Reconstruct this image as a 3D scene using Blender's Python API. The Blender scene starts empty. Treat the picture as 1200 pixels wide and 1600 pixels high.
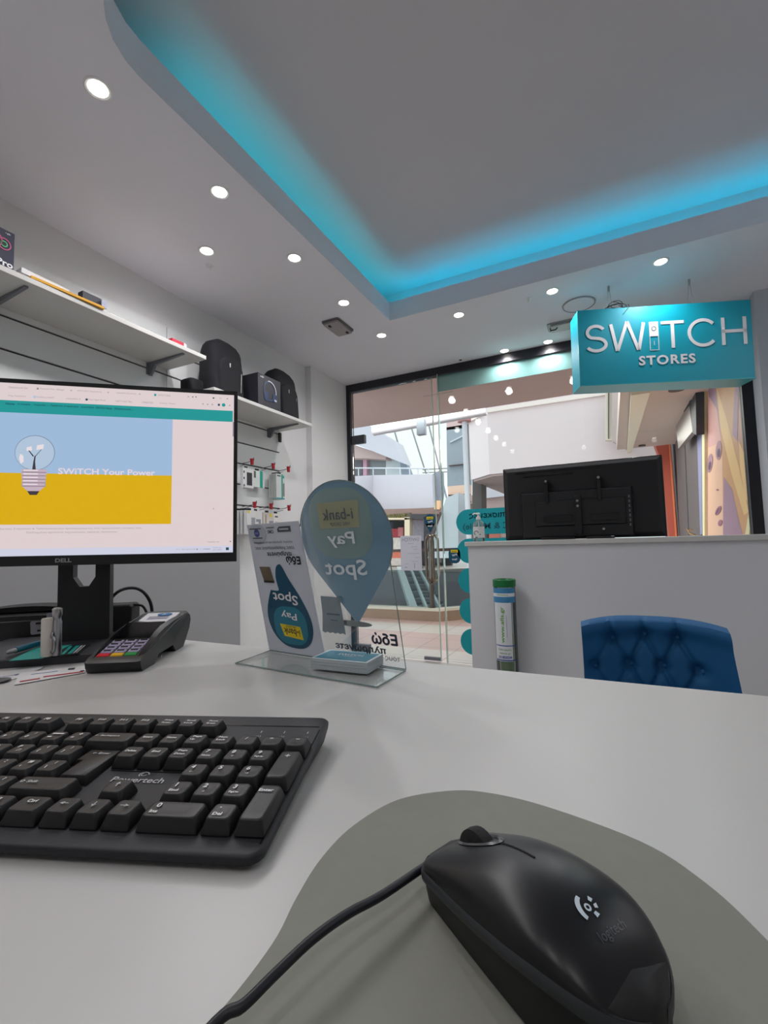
import bpy, bmesh, math, random
from mathutils import Matrix, Vector
random.seed(7)
PI = math.pi
sin, cos = math.sin, math.cos
S = bpy.context.scene
COL = S.collection
CAMZ = 0.915                                   # camera height above the shop floor
DESK = 0.753                                   # desk top height

# ---------------------------------------------------------------- camera
YAW, PITCH, ROLL, FPX = .456987, .0672519, -.0271996, 720.14
_f = Vector((-sin(YAW)*cos(PITCH), cos(YAW)*cos(PITCH), sin(PITCH)))
_r = Vector((cos(YAW), sin(YAW), 0)); _u = _r.cross(_f)
R2 = _r*cos(ROLL) + _u*sin(ROLL); U2 = -_r*sin(ROLL) + _u*cos(ROLL)
cam = bpy.data.objects.new('camera', bpy.data.cameras.new('camera'))
COL.objects.link(cam)
cam.matrix_world = Matrix(((R2.x, U2.x, -_f.x, 0), (R2.y, U2.y, -_f.y, 0), (R2.z, U2.z, -_f.z, CAMZ), (0, 0, 0, 1)))
cam.data.sensor_fit = 'HORIZONTAL'; cam.data.sensor_width = 36
cam.data.lens = FPX/1200*36; cam.data.clip_start = .01; cam.data.clip_end = 200
S.camera = cam

# ---------------------------------------------------------------- world, exposure, daylight
S.view_settings.view_transform = 'Standard'; S.view_settings.look = 'None'
S.view_settings.exposure = 0.0; S.view_settings.gamma = 1.0; S.view_settings.use_curve_mapping = False
W = bpy.data.worlds.new('world'); S.world = W; W.use_nodes = True
W.node_tree.nodes['Background'].inputs[0].default_value = (.86, .93, 1, 1)
W.node_tree.nodes['Background'].inputs[1].default_value = 1.6
LAMP_W = 2.4          # one ceiling spot
MALL_W = 230           # ceiling lights of the arcade
DAY_W = 330           # daylight through the arcade's glass roof
COVE_W = 2.6

def area_light(name, loc, size, watts, color=(1, 1, 1), rot=(0, 0, 0), sy=None, parent=None):
    d = bpy.data.lights.new(name, 'AREA'); d.energy = watts; d.color = color; d.size = size
    if sy: d.shape = 'RECTANGLE'; d.size_y = sy
    o = bpy.data.objects.new(name, d); COL.objects.link(o); o.location = loc; o.rotation_euler = rot
    if parent: o.parent = parent
    return o
area_light('daylight', (-6.5, 12.0, 7.6), 7, DAY_W, (1, .97, .965), (math.radians(-12), 0, 0), 6)
area_light('arcade_light', (-1.5, 4.2, 3.2), 3, MALL_W, (1, .95, .9), (0, 0, 0), .8)

area_light('arcade_light', (.2, 6.6, 2.28), 1.0, 28, (1, .95, .9), (0, 0, 0), 2.5)  # extra light without a fixture, added to brighten the red pier side

# ---------------------------------------------------------------- materials
def lin(c): return tuple(((v/255)/12.92 if v/255 <= .04045 else ((v/255+.055)/1.055)**2.4) for v in c) + (1,)
MATS = {}
def mat(name, rgb, rough=.5, metal=0, var=.04, scale=30, bump=0, emit=0, trans=0, ior=1.45, alpha=1, coat=0, spec=.5):
    """procedural surface: noise-varied colour, optional fine bump"""
    if name in MATS: return MATS[name]
    m = bpy.data.materials.new(name); m.use_nodes = True; MATS[name] = m
    nt = m.node_tree; b = nt.nodes['Principled BSDF']; c = lin(rgb)
    tc = nt.nodes.new('ShaderNodeTexCoord'); nz = nt.nodes.new('ShaderNodeTexNoise')
    nz.inputs['Scale'].default_value = scale; nz.inputs['Detail'].default_value = 4
    nt.links.new(tc.outputs['Object'], nz.inputs['Vector'])
    mx = nt.nodes.new('ShaderNodeMix'); mx.data_type = 'RGBA'
    mx.inputs[6].default_value = tuple(v*(1-var) for v in c[:3])+(1,)
    mx.inputs[7].default_value = tuple(min(1, v*(1+var)) for v in c[:3])+(1,)
    nt.links.new(nz.outputs['Fac'], mx.inputs[0]); nt.links.new(mx.outputs[2], b.inputs['Base Color'])
    b.inputs['Roughness'].default_value = rough; b.inputs['Metallic'].default_value = metal
    b.inputs['IOR'].default_value = ior; b.inputs['Alpha'].default_value = alpha
    b.inputs['Transmission Weight'].default_value = trans; b.inputs['Coat Weight'].default_value = coat
    b.inputs['Specular IOR Level'].default_value = spec
    if emit:
        nt.links.new(mx.outputs[2], b.inputs['Emission Color']); b.inputs['Emission Strength'].default_value = emit
    if bump:
        bp = nt.nodes.new('ShaderNodeBump'); bp.inputs['Strength'].default_value = bump; bp.inputs['Distance'].default_value = .001
        nt.links.new(nz.outputs['Fac'], bp.inputs['Height']); nt.links.new(bp.outputs[0], b.inputs['Normal'])
    return m
def glassmat(name, tint=(1, 1, 1), refl=.08, body=0.0, bodycol=(200, 210, 205)):
    """thin clear sheet: tinted see-through + fresnel gloss (+ a little printed/dusty body)"""
    if name in MATS: return MATS[name]
    m = bpy.data.materials.new(name); m.use_nodes = True; MATS[name] = m; nt = m.node_tree; nt.nodes.clear()
    out = nt.nodes.new('ShaderNodeOutputMaterial'); t = nt.nodes.new('ShaderNodeBsdfTransparent'); t.inputs[0].default_value = tuple(tint)+(1,)
    g = nt.nodes.new('ShaderNodeBsdfGlossy'); g.inputs['Roughness'].default_value = .01
    fr = nt.nodes.new('ShaderNodeFresnel'); fr.inputs[0].default_value = 1.45
    mu = nt.nodes.new('ShaderNodeMath'); mu.operation = 'MULTIPLY'; mu.inputs[1].default_value = refl/.04*.5
    mu.use_clamp = True
    nt.links.new(fr.outputs[0], mu.inputs[0])
    mx = nt.nodes.new('ShaderNodeMixShader'); nt.links.new(mu.outputs[0], mx.inputs[0])
    src = t
    if body:
        d = nt.nodes.new('ShaderNodeBsdfDiffuse'); nz = nt.nodes.new('ShaderNodeTexNoise'); nz.inputs['Scale'].default_value = 12
        rp = nt.nodes.new('ShaderNodeMix'); rp.data_type = 'RGBA'; c = lin(bodycol)
        rp.inputs[6].default_value = tuple(v*.92 for v in c[:3])+(1,); rp.inputs[7].default_value = c
        tc = nt.nodes.new('ShaderNodeTexCoord'); nt.links.new(tc.outputs['Object'], nz.inputs['Vector'])
        nt.links.new(nz.outputs['Fac'], rp.inputs[0]); nt.links.new(rp.outputs[2], d.inputs[0])
        m2 = nt.nodes.new('ShaderNodeMixShader'); m2.inputs[0].default_value = body
        nt.links.new(t.outputs[0], m2.inputs[1]); nt.links.new(d.outputs[0], m2.inputs[2]); src = m2
    nt.links.new(src.outputs[0], mx.inputs[1]); nt.links.new(g.outputs[0], mx.inputs[2]); nt.links.new(mx.outputs[0], out.inputs[0])
    return m
def screenmat(name, rgb, k=1.0):
    """lit display pixels"""
    if name in MATS: return MATS[name]
    m = bpy.data.materials.new(name); m.use_nodes = True; MATS[name] = m; nt = m.node_tree; b = nt.nodes['Principled BSDF']
    b.inputs['Base Color'].default_value = (.02, .02, .02, 1); b.inputs['Roughness'].default_value = .45; b.inputs['Specular IOR Level'].default_value = .2
    tc = nt.nodes.new('ShaderNodeTexCoord'); nz = nt.nodes.new('ShaderNodeTexNoise'); nz.inputs['Scale'].default_value = 900
    nt.links.new(tc.outputs['Object'], nz.inputs['Vector'])
    mx = nt.nodes.new('ShaderNodeMix'); mx.data_type = 'RGBA'; c = lin(rgb)
    mx.inputs[6].default_value = tuple(v*.96 for v in c[:3])+(1,); mx.inputs[7].default_value = c
    nt.links.new(nz.outputs['Fac'], mx.inputs[0]); nt.links.new(mx.outputs[2], b.inputs['Emission Color']); b.inputs['Emission Strength'].default_value = k
    return m
WHITE = mat('white_paint', (224, 223, 223), .6, var=.015, scale=6)
CEIL = mat('ceiling_paint', (227, 226, 233), .75, var=.012, scale=5)
LAM = mat('white_laminate', (198, 197, 194), .36, var=.012, scale=20)
SLATM = mat('slat_board', (222, 224, 224), .45, var=.01)
GROOVE = mat('groove_dark', (66, 62, 64), .6)
STEEL = mat('brushed_steel', (168, 168, 170), .28, metal=1, var=.06, scale=80)
GREYMET = mat('grey_painted_metal', (112, 115, 122), .45)
BLK = mat('black_plastic', (20, 21, 24), .42, var=.1, scale=200, bump=.1)
BLKG = mat('black_gloss', (12, 13, 16), .12, var=.05)
BLKM = mat('black_matte', (26, 25, 28), .75, var=.1, scale=150, bump=.2)
FRAME = mat('shop_frame_dark', (34, 33, 40), .45)
TEAL = mat('teal_print', (0, 138, 146), .45, var=.02)
TEALD = mat('teal_text', (0, 78, 92), .5)
PAPER = mat('paper_white', (222, 221, 222), .7, var=.01)
TXTW = mat('print_white', (225, 225, 228), .6, var=.01)
TXTK = mat('print_black', (32, 32, 38), .6)
RED = mat('red_plastic', (160, 22, 38), .4)
YEL = mat('print_yellow', (222, 196, 30), .5)
NAVY = mat('print_petrol', (12, 74, 100), .45)
PETROL2 = mat('print_petrol_light', (32, 118, 140), .45)
CLEAR = glassmat('clear_acrylic', (.985, .995, .995), .025)
EDGE = mat('acrylic_edge', (120, 138, 136), .15, var=.1, scale=60)
PANE = glassmat('shop_glass', (.93, .97, .955), .05)

# ---------------------------------------------------------------- mesh building
class MB:
    def __init__(s): s.v = []; s.f = []; s.m = []
    def add(s, vs, fs, mi=0, M=None):
        o = len(s.v)
        s.v += [tuple(M @ Vector(p)) if M is not None else tuple(p) for p in vs]
        s.f += [[i+o for i in f] for f in fs]; s.m += [mi]*len(fs); return s
    def box(s, c, d, mi=0, M=None):
        x, y, z = d[0]/2, d[1]/2, d[2]/2
        vs = [(c[0]+i*x, c[1]+j*y, c[2]+k*z) for i in (-1, 1) for j in (-1, 1) for k in (-1, 1)]
        return s.add(vs, [(0, 1, 3, 2), (4, 6, 7, 5), (0, 4, 5, 1), (2, 3, 7, 6), (0, 2, 6, 4), (1, 5, 7, 3)], mi, M)
    def bb(s, a, b, mi=0, M=None):
        return s.box([(a[i]+b[i])/2 for i in range(3)], [abs(b[i]-a[i]) for i in range(3)], mi, M)
    def loft(s, rings, mi=0, M=None, cap=True, closed=True):
        n = len(rings[0]); vs = [p for r in rings for p in r]; fs = []
        for k in range(len(rings)-1):
            for i in range(n if closed else n-1):
                j = (i+1) % n; fs.append((k*n+i, k*n+j, (k+1)*n+j, (k+1)*n+i))
        if cap and closed: fs.append(tuple(range(n-1, -1, -1))); fs.append(tuple((len(rings)-1)*n+i for i in range(n)))
        return s.add(vs, fs, mi, M)
    def prism(s, poly, z0, z1, mi=0, M=None, ch=0):
        if ch:
            cx = sum(p[0] for p in poly)/len(poly); cy = sum(p[1] for p in poly)/len(poly)
            ins = [(p[0]+(cx-p[0])*ch/max(1e-6, abs(cx-p[0])+abs(cy-p[1])), p[1]+(cy-p[1])*ch/max(1e-6, abs(cx-p[0])+abs(cy-p[1]))) for p in poly]
            return s.loft([[(x, y, z0) for x, y in poly], [(x, y, z1-ch*.6) for x, y in poly], [(x, y, z1) for x, y in ins]], mi, M)
        return s.loft([[(x, y, z0) for x, y in poly], [(x, y, z1) for x, y in poly]], mi, M)
    def lathe(s, prof, mi=0, M=None, n=32):
        rings = [[(r*cos(2*PI*i/n), r*sin(2*PI*i/n), z) for i in range(n)] for r, z in prof]
        return s.loft(rings, mi, M)
    def cyl(s, p, r, h, mi=0, n=24, M=None):
        T = Matrix.Translation(p); return s.lathe([(r, 0), (r, h)], mi, (M @ T) if M is not None else T, n)
    def tube(s, pts, r, mi=0, n=10, M=None, rs=None):
        pts = [Vector(p) for p in pts]; rings = []; up = Vector((0, 0, 1)); prev = None
        for i, p in enumerate(pts):
            t = (pts[min(i+1, len(pts)-1)]-pts[max(i-1, 0)]).normalized()
            if prev is None: a = t.cross(up if abs(t.z) < .95 else Vector((1, 0, 0))).normalized()
            else: a = (prev-t*prev.dot(t)).normalized()
            prev = a; b = t.cross(a); rr = rs[i] if rs else r
            rings.append([p+a*rr*cos(2*PI*k/n)+b*rr*sin(2*PI*k/n) for k in range(n)])
        return s.loft(rings, mi, M)
    def text(s, body, M, w=None, h=None, mi=0, bold=0, ext=.0002, ax='C', sp=1.0):
        """lettering in the local XY plane facing +Z; scaled to width w and/or height h"""
        key = (body, round(bold, 4), sp)
        if key not in TXT:
            asc = all(ord(c) < 256 for c in body)
            cu = bpy.data.curves.new('t', 'FONT'); cu.body = body; cu.size = 1; cu.resolution_u = 3; cu.offset = bold if asc else 0; cu.space_character = sp
            if not asc: cu.fill_mode = 'NONE'
            ob = bpy.data.objects.new('t', cu); me = bpy.data.meshes.new_from_object(ob)
            V = [tuple(v.co) for v in me.vertices]
            TXT[key] = (V, [tuple(p.vertices) for p in me.polygons]) if asc else fill_outline(V, [tuple(e.vertices) for e in me.edges], bold)
            bpy.data.objects.remove(ob); bpy.data.curves.remove(cu); bpy.data.meshes.remove(me)
        vs, fs = TXT[key]
        if not vs: return s
        x0 = min(v[0] for v in vs); x1 = max(v[0] for v in vs); y0 = min(v[1] for v in vs); y1 = max(v[1] for v in vs)
        sx = w/(x1-x0) if w else None; sy = h/(y1-y0) if h else None
        sx = sx or sy; sy = sy or sx
        cx = {'C': (x0+x1)/2, 'L': x0, 'R': x1}[ax]; cy = (y0+y1)/2
        return s.add([((v[0]-cx)*sx, (v[1]-cy)*sy, ext) for v in vs], fs, mi, M)
    def build(s, name, mats, parent=None, M=None, sharp=35, props=None, bev=0):
        if not isinstance(mats, (list, tuple)): mats = [mats]
        me = bpy.data.meshes.new(name)
        P = parent.get('_m') if parent is not None else None
        vs = s.v
        me.from_pydata(vs, [], s.f)
        for m in mats: me.materials.append(m)
        for p, mi in zip(me.polygons, s.m): p.material_index = mi; p.use_smooth = True
        bm = bmesh.new(); bm.from_mesh(me)
        th = math.radians(sharp)
        for e in bm.edges:
            e.smooth = len(e.link_faces) == 2 and e.calc_face_angle(0) < th
        bm.to_mesh(me); bm.free()
        o = bpy.data.objects.new(name, me); COL.objects.link(o)
        if parent is not None: o.parent = parent
        if M is not None: o.matrix_basis = M
        if bev:
            md = o.modifiers.new('bevel', 'BEVEL'); md.width = bev; md.segments = 2; md.limit_method = 'ANGLE'; md.angle_limit = math.radians(40)
        return o
TXT = {}
from mathutils.geometry import delaunay_2d_cdt
def fill_outline(V, E, bold):
    """fill closed glyph outlines by winding number (handles overlapping contours)"""
    nxt = {}
    for a, b in E: nxt.setdefault(a, []).append(b); nxt.setdefault(b, []).append(a)
    loops, seen = [], set()
    for a in range(len(V)):
        if a in seen or a not in nxt: continue
        loop = [a]; seen.add(a); cur = a
        while True:
            n = [q for q in sorted(nxt[cur]) if q not in seen]
            if not n: break
            cur = n[0]; seen.add(cur); loop.append(cur)
        if len(loop) > 2: loops.append([(V[q][0], V[q][1]) for q in loop])
    VV, FF = [], []
    # glyphs whose boxes overlap in x are filled together
    groups = []
    for L in sorted(loops, key=lambda l: min(p[0] for p in l)):
        x0 = min(p[0] for p in L); x1 = max(p[0] for p in L)
        if groups and x0 < groups[-1][1]: groups[-1][0].append(L); groups[-1][1] = max(groups[-1][1], x1)
        else: groups.append([[L], x1])
    for G, _ in groups:
        P, Ed = [], []
        for L in G:
            o = len(P); P += [Vector(p) for p in L]; Ed += [(o+k, o+(k+1) % len(L)) for k in range(len(L))]
        try: res = delaunay_2d_cdt(P, Ed, [], 0, 1e-6)
        except Exception: continue
        vv, ff = res[0], res[2]
        for f in ff:
            cx = sum(vv[q].x for q in f)/3; cy = sum(vv[q].y for q in f)/3; wn = 0
            for L in G:
                for k in range(len(L)):
                    x0, y0 = L[k]; x1, y1 = L[(k+1) % len(L)]
                    if (y0 <= cy) != (y1 <= cy):
                        if x0+(cy-y0)/(y1-y0)*(x1-x0) > cx: wn += 1 if y1 > y0 else -1
            if wn:
                offs = [(0, 0)] if bold < .009 else [(bold*a, bold*b) for a, b in ((1, 0), (-1, 0), (0, 1), (0, -1))]
                for dx, dy in offs:
                    o = len(VV); VV += [(vv[q].x+dx, vv[q].y+dy, 0) for q in f]; FF.append((o, o+1, o+2))
    return VV, FF
def fr(o, x, y):
    """matrix whose local X, Y run along x and y from origin o"""
    x = Vector(x).normalized(); y = Vector(y).normalized(); z = x.cross(y); 
    return Matrix(((x.x, y.x, z.x, o[0]), (x.y, y.y, z.y, o[1]), (x.z, y.z, z.z, o[2]), (0, 0, 0, 1)))
def frm(o, x, y, z):
    return Matrix(((x[0], y[0], z[0], o[0]), (x[1], y[1], z[1], o[1]), (x[2], y[2], z[2], o[2]), (0, 0, 0, 1)))
def rrect(w, d, r, n=5, cx=0, cy=0):
    out = []
    for sx, sy, a0 in ((1, 1, 0), (-1, 1, 90), (-1, -1, 180), (1, -1, 270)):
        for k in range(n+1):
            a = math.radians(a0+90*k/n); out.append((cx+sx*(w/2-r)+r*cos(a), cy+sy*(d/2-r)+r*sin(a)))
    return out
def ell(cx, cy, a, b, n=28): return [(cx+a*cos(2*PI*i/n), cy+b*sin(2*PI*i/n)) for i in range(n)]
def thing(name, label, cat, loc=(0, 0, 0), rz=0, group=None):
    o = bpy.data.objects.new(name, None); COL.objects.link(o); o.location = loc; o.rotation_euler = (0, 0, rz)
    o.empty_display_size = .05; return tag(o, label, cat, group)
def tag(o, label, cat, group=None):
    o['label'] = label; o['category'] = cat
    if group: o['group'] = group
    return o
def struct(o): o['kind'] = 'structure'; return o
def dup(root, loc=None, rz=None, label=None, group=None):
    r = root.copy(); COL.objects.link(r)
    if loc is not None: r.location = loc
    if rz is not None: r.rotation_euler = (0, 0, rz)
    if label: r['label'] = label
    if group: r['group'] = group
    def rec(a, b):
        for ch in list(a.children):
            c = ch.copy(); COL.objects.link(c); c.parent = b; rec(ch, c)
    rec(root, r)
    return r
def at(x, y, Y):
    """the point on the vertical plane at distance Y that the photograph shows at x, y"""
    d = R2*((x-600)/FPX) - U2*((y-800)/FPX) + _f
    d = d*(Y/d.y); return Vector((d.x, d.y, d.z+CAMZ))
def atx(x, y, X):
    d = R2*((x-600)/FPX) - U2*((y-800)/FPX) + _f
    d = d*(X/d.x); return Vector((d.x, d.y, d.z+CAMZ))
def slab(mb, px, Y, depth, mi=0):
    """solid whose front outline lies on plane Y and which runs back by depth"""
    P = [at(x, y, Y) for x, y in px]
    mb.loft([[tuple(p) for p in P], [(p.x, p.y+depth, p.z) for p in P]], mi); return mb
def slabx(mb, px, X, depth, mi=0):
    P = [atx(x, y, X) for x, y in px]
    mb.loft([[tuple(p) for p in P], [(p.x+depth, p.y, p.z) for p in P]], mi); return mb
def Z(r): return r+CAMZ

# ================================================================ the shop's shell
H = Z(1.358); HL = Z(1.473); HU = Z(1.60)      # soffit, rim of the light cove, raised ceiling
SF = 3.38                                      # shop front plane
tilem = bpy.data.materials.new('arcade_tiles'); tilem.use_nodes = True
def tiles(m, T, bands, joint, rough=.35):
    nt = m.node_tree; b = nt.nodes['Principled BSDF']; b.inputs['Roughness'].default_value = rough
    g = nt.nodes.new('ShaderNodeNewGeometry'); sp = nt.nodes.new('ShaderNodeSeparateXYZ'); nt.links.new(g.outputs['Position'], sp.inputs[0])
    def mth(op, a, bb=None):
        n = nt.nodes.new('ShaderNodeMath'); n.operation = op
        for i, v in enumerate((a, bb)):
            if v is None: continue
            if isinstance(v, (int, float)): n.inputs[i].default_value = v
            else: nt.links.new(v, n.inputs[i])
        return n.outputs[0]
    def line(co, off):
        f = mth('FRACT', mth('DIVIDE', mth('ADD', co, off+20*T), T)); return mth('LESS_THAN', f, .012)
    ln = mth('MAXIMUM', line(sp.outputs[0], 1.54+.02), line(sp.outputs[1], -3.49))
    fy = mth('DIVIDE', mth('SUBTRACT', sp.outputs[1], 3.0), 3.0)
    r = nt.nodes.new('ShaderNodeValToRGB'); r.color_ramp.interpolation = 'CONSTANT'; nt.links.new(fy, r.inputs[0])
    r.color_ramp.elements[0].position = 0; r.color_ramp.elements[0].color = bands[0][1]
    r.color_ramp.elements[1].position = bands[1][0]; r.color_ramp.elements[1].color = bands[1][1]
    for p, c in bands[2:]: e = r.color_ramp.elements.new(p); e.color = c
    nz = nt.nodes.new('ShaderNodeTexNoise'); nz.inputs['Scale'].default_value = 3; nt.links.new(g.outputs['Position'], nz.inputs['Vector'])
    m1 = nt.nodes.new('ShaderNodeMix'); m1.data_type = 'RGBA'; m1.blend_type = 'MULTIPLY'; m1.inputs[0].default_value = .12
    nt.links.new(r.outputs[0], m1.inputs[6]); nt.links.new(nz.outputs['Color'], m1.inputs[7])
    m2 = nt.nodes.new('ShaderNodeMix'); m2.data_type = 'RGBA'; nt.links.new(ln, m2.inputs[0]); nt.links.new(m1.outputs[2], m2.inputs[6]); m2.inputs[7].default_value = joint
    nt.links.new(m2.outputs[2], b.inputs['Base Color'])
CR, PK = lin((236, 222, 212)), lin((226, 190, 182))
tiles(tilem, .335, [(0, CR), (.25, PK), (.47, CR), (.62, PK), (.8, CR)], lin((120, 104, 98)))
darkfloor = mat('shop_floor_tile', (188, 180, 172), .4, var=.08, scale=8)

struct(MB().bb((-2.03, -1.5, -.05), (1.6, SF, 0)).build('floor', darkfloor))
struct(MB().bb((-2.2, -1.5, 0), (-2.03, 2.833, H+.3)).build('wall_left', WHITE))
struct(MB().bb((-2.2, 2.833, 0), (-1.98, SF+.05, H+.3)).build('wall_corner', WHITE))
struct(MB().bb((.79, 3.185, 0), (1.75, SF+.05, H+.3)).build('wall_front', mat('pier_paint', (196, 198, 204), .6, var=.015, scale=6)))
struct(MB().bb((1.6, -1.5, 0), (1.75, 3.18, H+.3)).build('wall_right', WHITE))
struct(MB().bb((-2.2, -1.65, 0), (1.75, -1.5, H+.3)).build('wall_back', WHITE))
# lowered ceiling round a raised tray
RX0, RX1, RY0, RY1 = -1.148, 1.32, .62, 2.487
arc = [(RX0+.2-.2*cos(a*PI/2/6), RY0+.2-.2*sin(a*PI/2/6)) for a in range(7)]
mb = MB(); zt = H+.03
mb.bb((-2.2, -1.65, H), (RX0, SF+.06, zt)); mb.bb((RX1, -1.65, H), (1.75, SF+.06, zt))
mb.bb((RX0, RY1, H), (RX1, SF+.06, zt)); mb.bb((RX0, -1.65, H), (RX1, RY0, zt))
mb.prism([(RX0, RY0)]+arc[::-1], H, zt)
struct(mb.build('ceiling', CEIL))
hole = arc + [(RX1, RY0), (RX1, RY1), (RX0, RY1)]
def off(poly, d):
    cx = (RX0+RX1)/2; cy = (RY0+RY1)/2
    return [((x-cx)*(1+d/((RX1-RX0)/2))+cx, (y-cy)*(1+d/((RY1-RY0)/2))+cy) for x, y in poly]
def ringwall(mb, pin, pout, z0, z1):
    n = len(pin)
    rings = [[(x, y, z0) for x, y in pin], [(x, y, z1) for x, y in pin], [(x, y, z1) for x, y in pout], [(x, y, z0) for x, y in pout], [(x, y, z0) for x, y in pin]]
    mb.loft(rings, cap=False)
mb = MB(); ringwall(mb, hole, off(hole, .015), zt+.0002, HL); struct(mb.build('trim_1', CEIL))
mb = MB(); ringwall(mb, off(hole, .13), off(hole, .16), zt, HU+.02); mb.bb((-2.2, -1.65, HU), (1.75, SF, HU+.03))
struct(mb.build('ceiling', mat('tray_paint', (206, 202, 206), .8, var=.012, scale=5)))
# cyan LED strips lying in the trough behind the rim
LEDM = screenmat('led_cyan', (0, 202, 244), 18); LEDL = screenmat('led_cyan_soft', (20, 210, 230), 12)
for a, b, k in ((( RX0-.05, .95), (RX0-.05, RY1+.05), 'left'), ((RX0+.0, RY1+.07), (RX1, RY1+.07), 'front'), ((RX1+.05, .7), (RX1+.05, RY1), 'right'), ((-.8, RY0-.05), (RX1, RY0-.05), 'rear')):
    L = math.hypot(b[0]-a[0], b[1]-a[1]); ang = math.atan2(b[1]-a[1], b[0]-a[0])
    o = MB().box((L/2, 0, 0), (L, .012, .004)).box((L/2, 0, -.03), (L, .02, .05), 1).build('led_strip', [LEDL if k in ('left', 'rear') else LEDM, GREYMET]); o.location = (a[0], a[1], HL-.030); o.rotation_euler = (0, 0, ang)
    tag(o, 'cyan LED strip hidden in the ceiling cove along its %s edge' % k, 'light strip')

# shop front: dark frame, fixed pane, glass door with patch fittings
mb = MB(); mb.bb((-1.985, SF-.03, H-.062), (.79, SF+.03, H)); struct(mb.build('trim_2', FRAME))
mb = MB(); mb.bb((-1.985, SF-.03, 0), (-1.945, SF+.03, H-.062)); struct(mb.build('trim_3', FRAME))
mb = MB(); mb.bb((.735, SF-.04, 0), (.79, SF+.03, H-.062)); struct(mb.build('trim_4', FRAME))
mb = MB(); mb.bb((-1.16, SF-.006, .01), (.735, SF+.006, H-.062)); 
w1 = struct(mb.build('window_1', PANE))
def frosted():
    return glassmat('frosted_band_film', (.70, .86, .85), .008, .45, (150, 196, 192))
o = MB().bb((-1.16, SF-.010, Z(1.168)), (.735, SF-.007, Z(1.292))).build('frosted_film', frosted())
tag(o, 'pale green frosted film band across the top of the shop window', 'window film')
dr = bpy.data.objects.new('door_1', None); COL.objects.link(dr); dr.location = (-1.945, SF, 0); struct(dr)
MB().bb((.005, -.006, .012), (.73, .006, H-.066)).build('pane', PANE, dr)
MB().bb((.003, -.018, Z(.845)), (.125, .018, Z(.915))).box((.065, -.019, Z(.88)), (.12, .001, .003), 1).build('hinge', [mat('hinge_grey', (78, 80, 84), .35, metal=.6), GROOVE], dr)
MB().bb((.003, -.018, .02), (.125, .018, .09)).build('hinge', GREYMET, dr)
MB().bb((.60, -.012, .012), (.73, .012, .035)).build('floor_lock', GREYMET, dr)
EG = mat('glass_edge_green', (168, 200, 184), .15, var=.08, scale=40)
for x_, nm in ((.7315, 'edge'),): MB().bb((x_, -.007, .012), (x_+.005, .007, H-.066)).build('pane_edge', EG, dr)
mb = MB().bb((-1.166, SF-.008, .01), (-1.161, SF+.008, H-.062)).bb((-1.150, SF-.050, .01), (-1.146, SF-.040, H-.062)).bb((-1.150, SF-.040, .01), (-1.147, SF-.010, H-.062), 1)
struct(mb.build('trim_6', [EG, PANE]))
# D handles both sides
mb = MB()
for sy in (-1, 1):
    pts = [(.655, 0, Z(-.28)), (.655, sy*.05, Z(-.28))]+[(.655, sy*.05, Z(-.28)+k*.06) for k in range(6)]
    mb.tube([(.675, 0, Z(-.31)), (.662, sy*.055, Z(-.27)), (.662, sy*.055, Z(.0))]+[(.662+.028-.028*cos(a*PI/8), sy*.055, Z(.0)+.05*sin(a*PI/8)) for a in range(1, 8)]+[(.718, sy*.055, Z(.0)), (.718, sy*.055, Z(-.25))]+[(.712, sy*.03, Z(-.29)), (.70, 0, Z(-.31))], .0105)
mb.tube([(.675+.014*cos(a), .01*sin(a), Z(-.315)+.008*sin(2*a)) for a in [2*PI*k/20 for k in range(21)]], .006); mb.tube([(.69, 0, Z(-.05)), (.69, 0, Z(-.27))], .007)
mb.build('handle', mat('handle_bronze_chrome', (150, 138, 124), .18, metal=1, var=.15, scale=40), dr)

# ================================================================ the arcade outside
struct(MB().bb((-7, SF, -.06), (3, 5.07, 0)).prism([(-1.82, 5.07), (3, 5.07), (3, 13), (.4, 13), (-.9, 6.0)], -.06, 0).build('floor', tilem))
MAUVE = mat('arcade_soffit_mauve', (196, 170, 166), .7, var=.03, scale=3)
PINKW = mat('arcade_parapet', (224, 208, 208), .65, var=.012, scale=3)
WHT2 = mat('arcade_white', (206, 202, 210), .6, var=.01)
struct(MB().bb((-7, SF+.03, Z(1.42)), (.15, 4.87, Z(1.62))).bb((-7, SF+.03, Z(1.40)), (-.2, 4.35, Z(1.43))).build('ceiling', MAUVE))
struct(MB().bb((.15, SF+.03, Z(1.42)), (.97, 8.4, Z(1.6))).build('ceiling', mat('arcade_ceiling_stained', (206, 186, 178), .7, var=.06, scale=2)))
STONE = mat('kerb_granite', (168, 140, 118), .55, var=.14, scale=60)
kerb = [(-7, 5.07), (-1.82, 5.07), (-.9, 6.0), (-.9, 6.16), (-1.88, 5.2), (-7, 5.2)]
o = MB().prism(kerb, 0, Z(-.80)).prism([(x, y-.01 if y < 5.1 else y) for x, y in kerb], Z(-.80), Z(-.77), 1).build('kerb', [STONE, mat('kerb_cap_cream', (238, 230, 212), .5)])
struct(o); o.name = 'trim_5'
bal = thing('balustrade', 'glass balustrade with brown handrail round the arcade opening, on the granite kerb', 'balustrade', (-1.85, 5.15, Z(-.77)))
BG = glassmat('balustrade_glass', (.62, .66, .67), .05)
z0 = 0; z1 = .44
MB().bb((-5, -.005, z0), (0, .005, z1)).build('glass_panel', BG, bal)
MB().prism([(0, 0), (.93, .95), (.93, .96), (-.01, .01)], z0, z1).build('glass_panel', BG, bal)
MB().bb((-5, -.006, z1), (0, .006, z1+.006)).build('edge_trim', mat('pale_trim', (222, 222, 222), .4), bal)
BRN = mat('handrail_brown', (84, 66, 62), .5)
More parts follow.
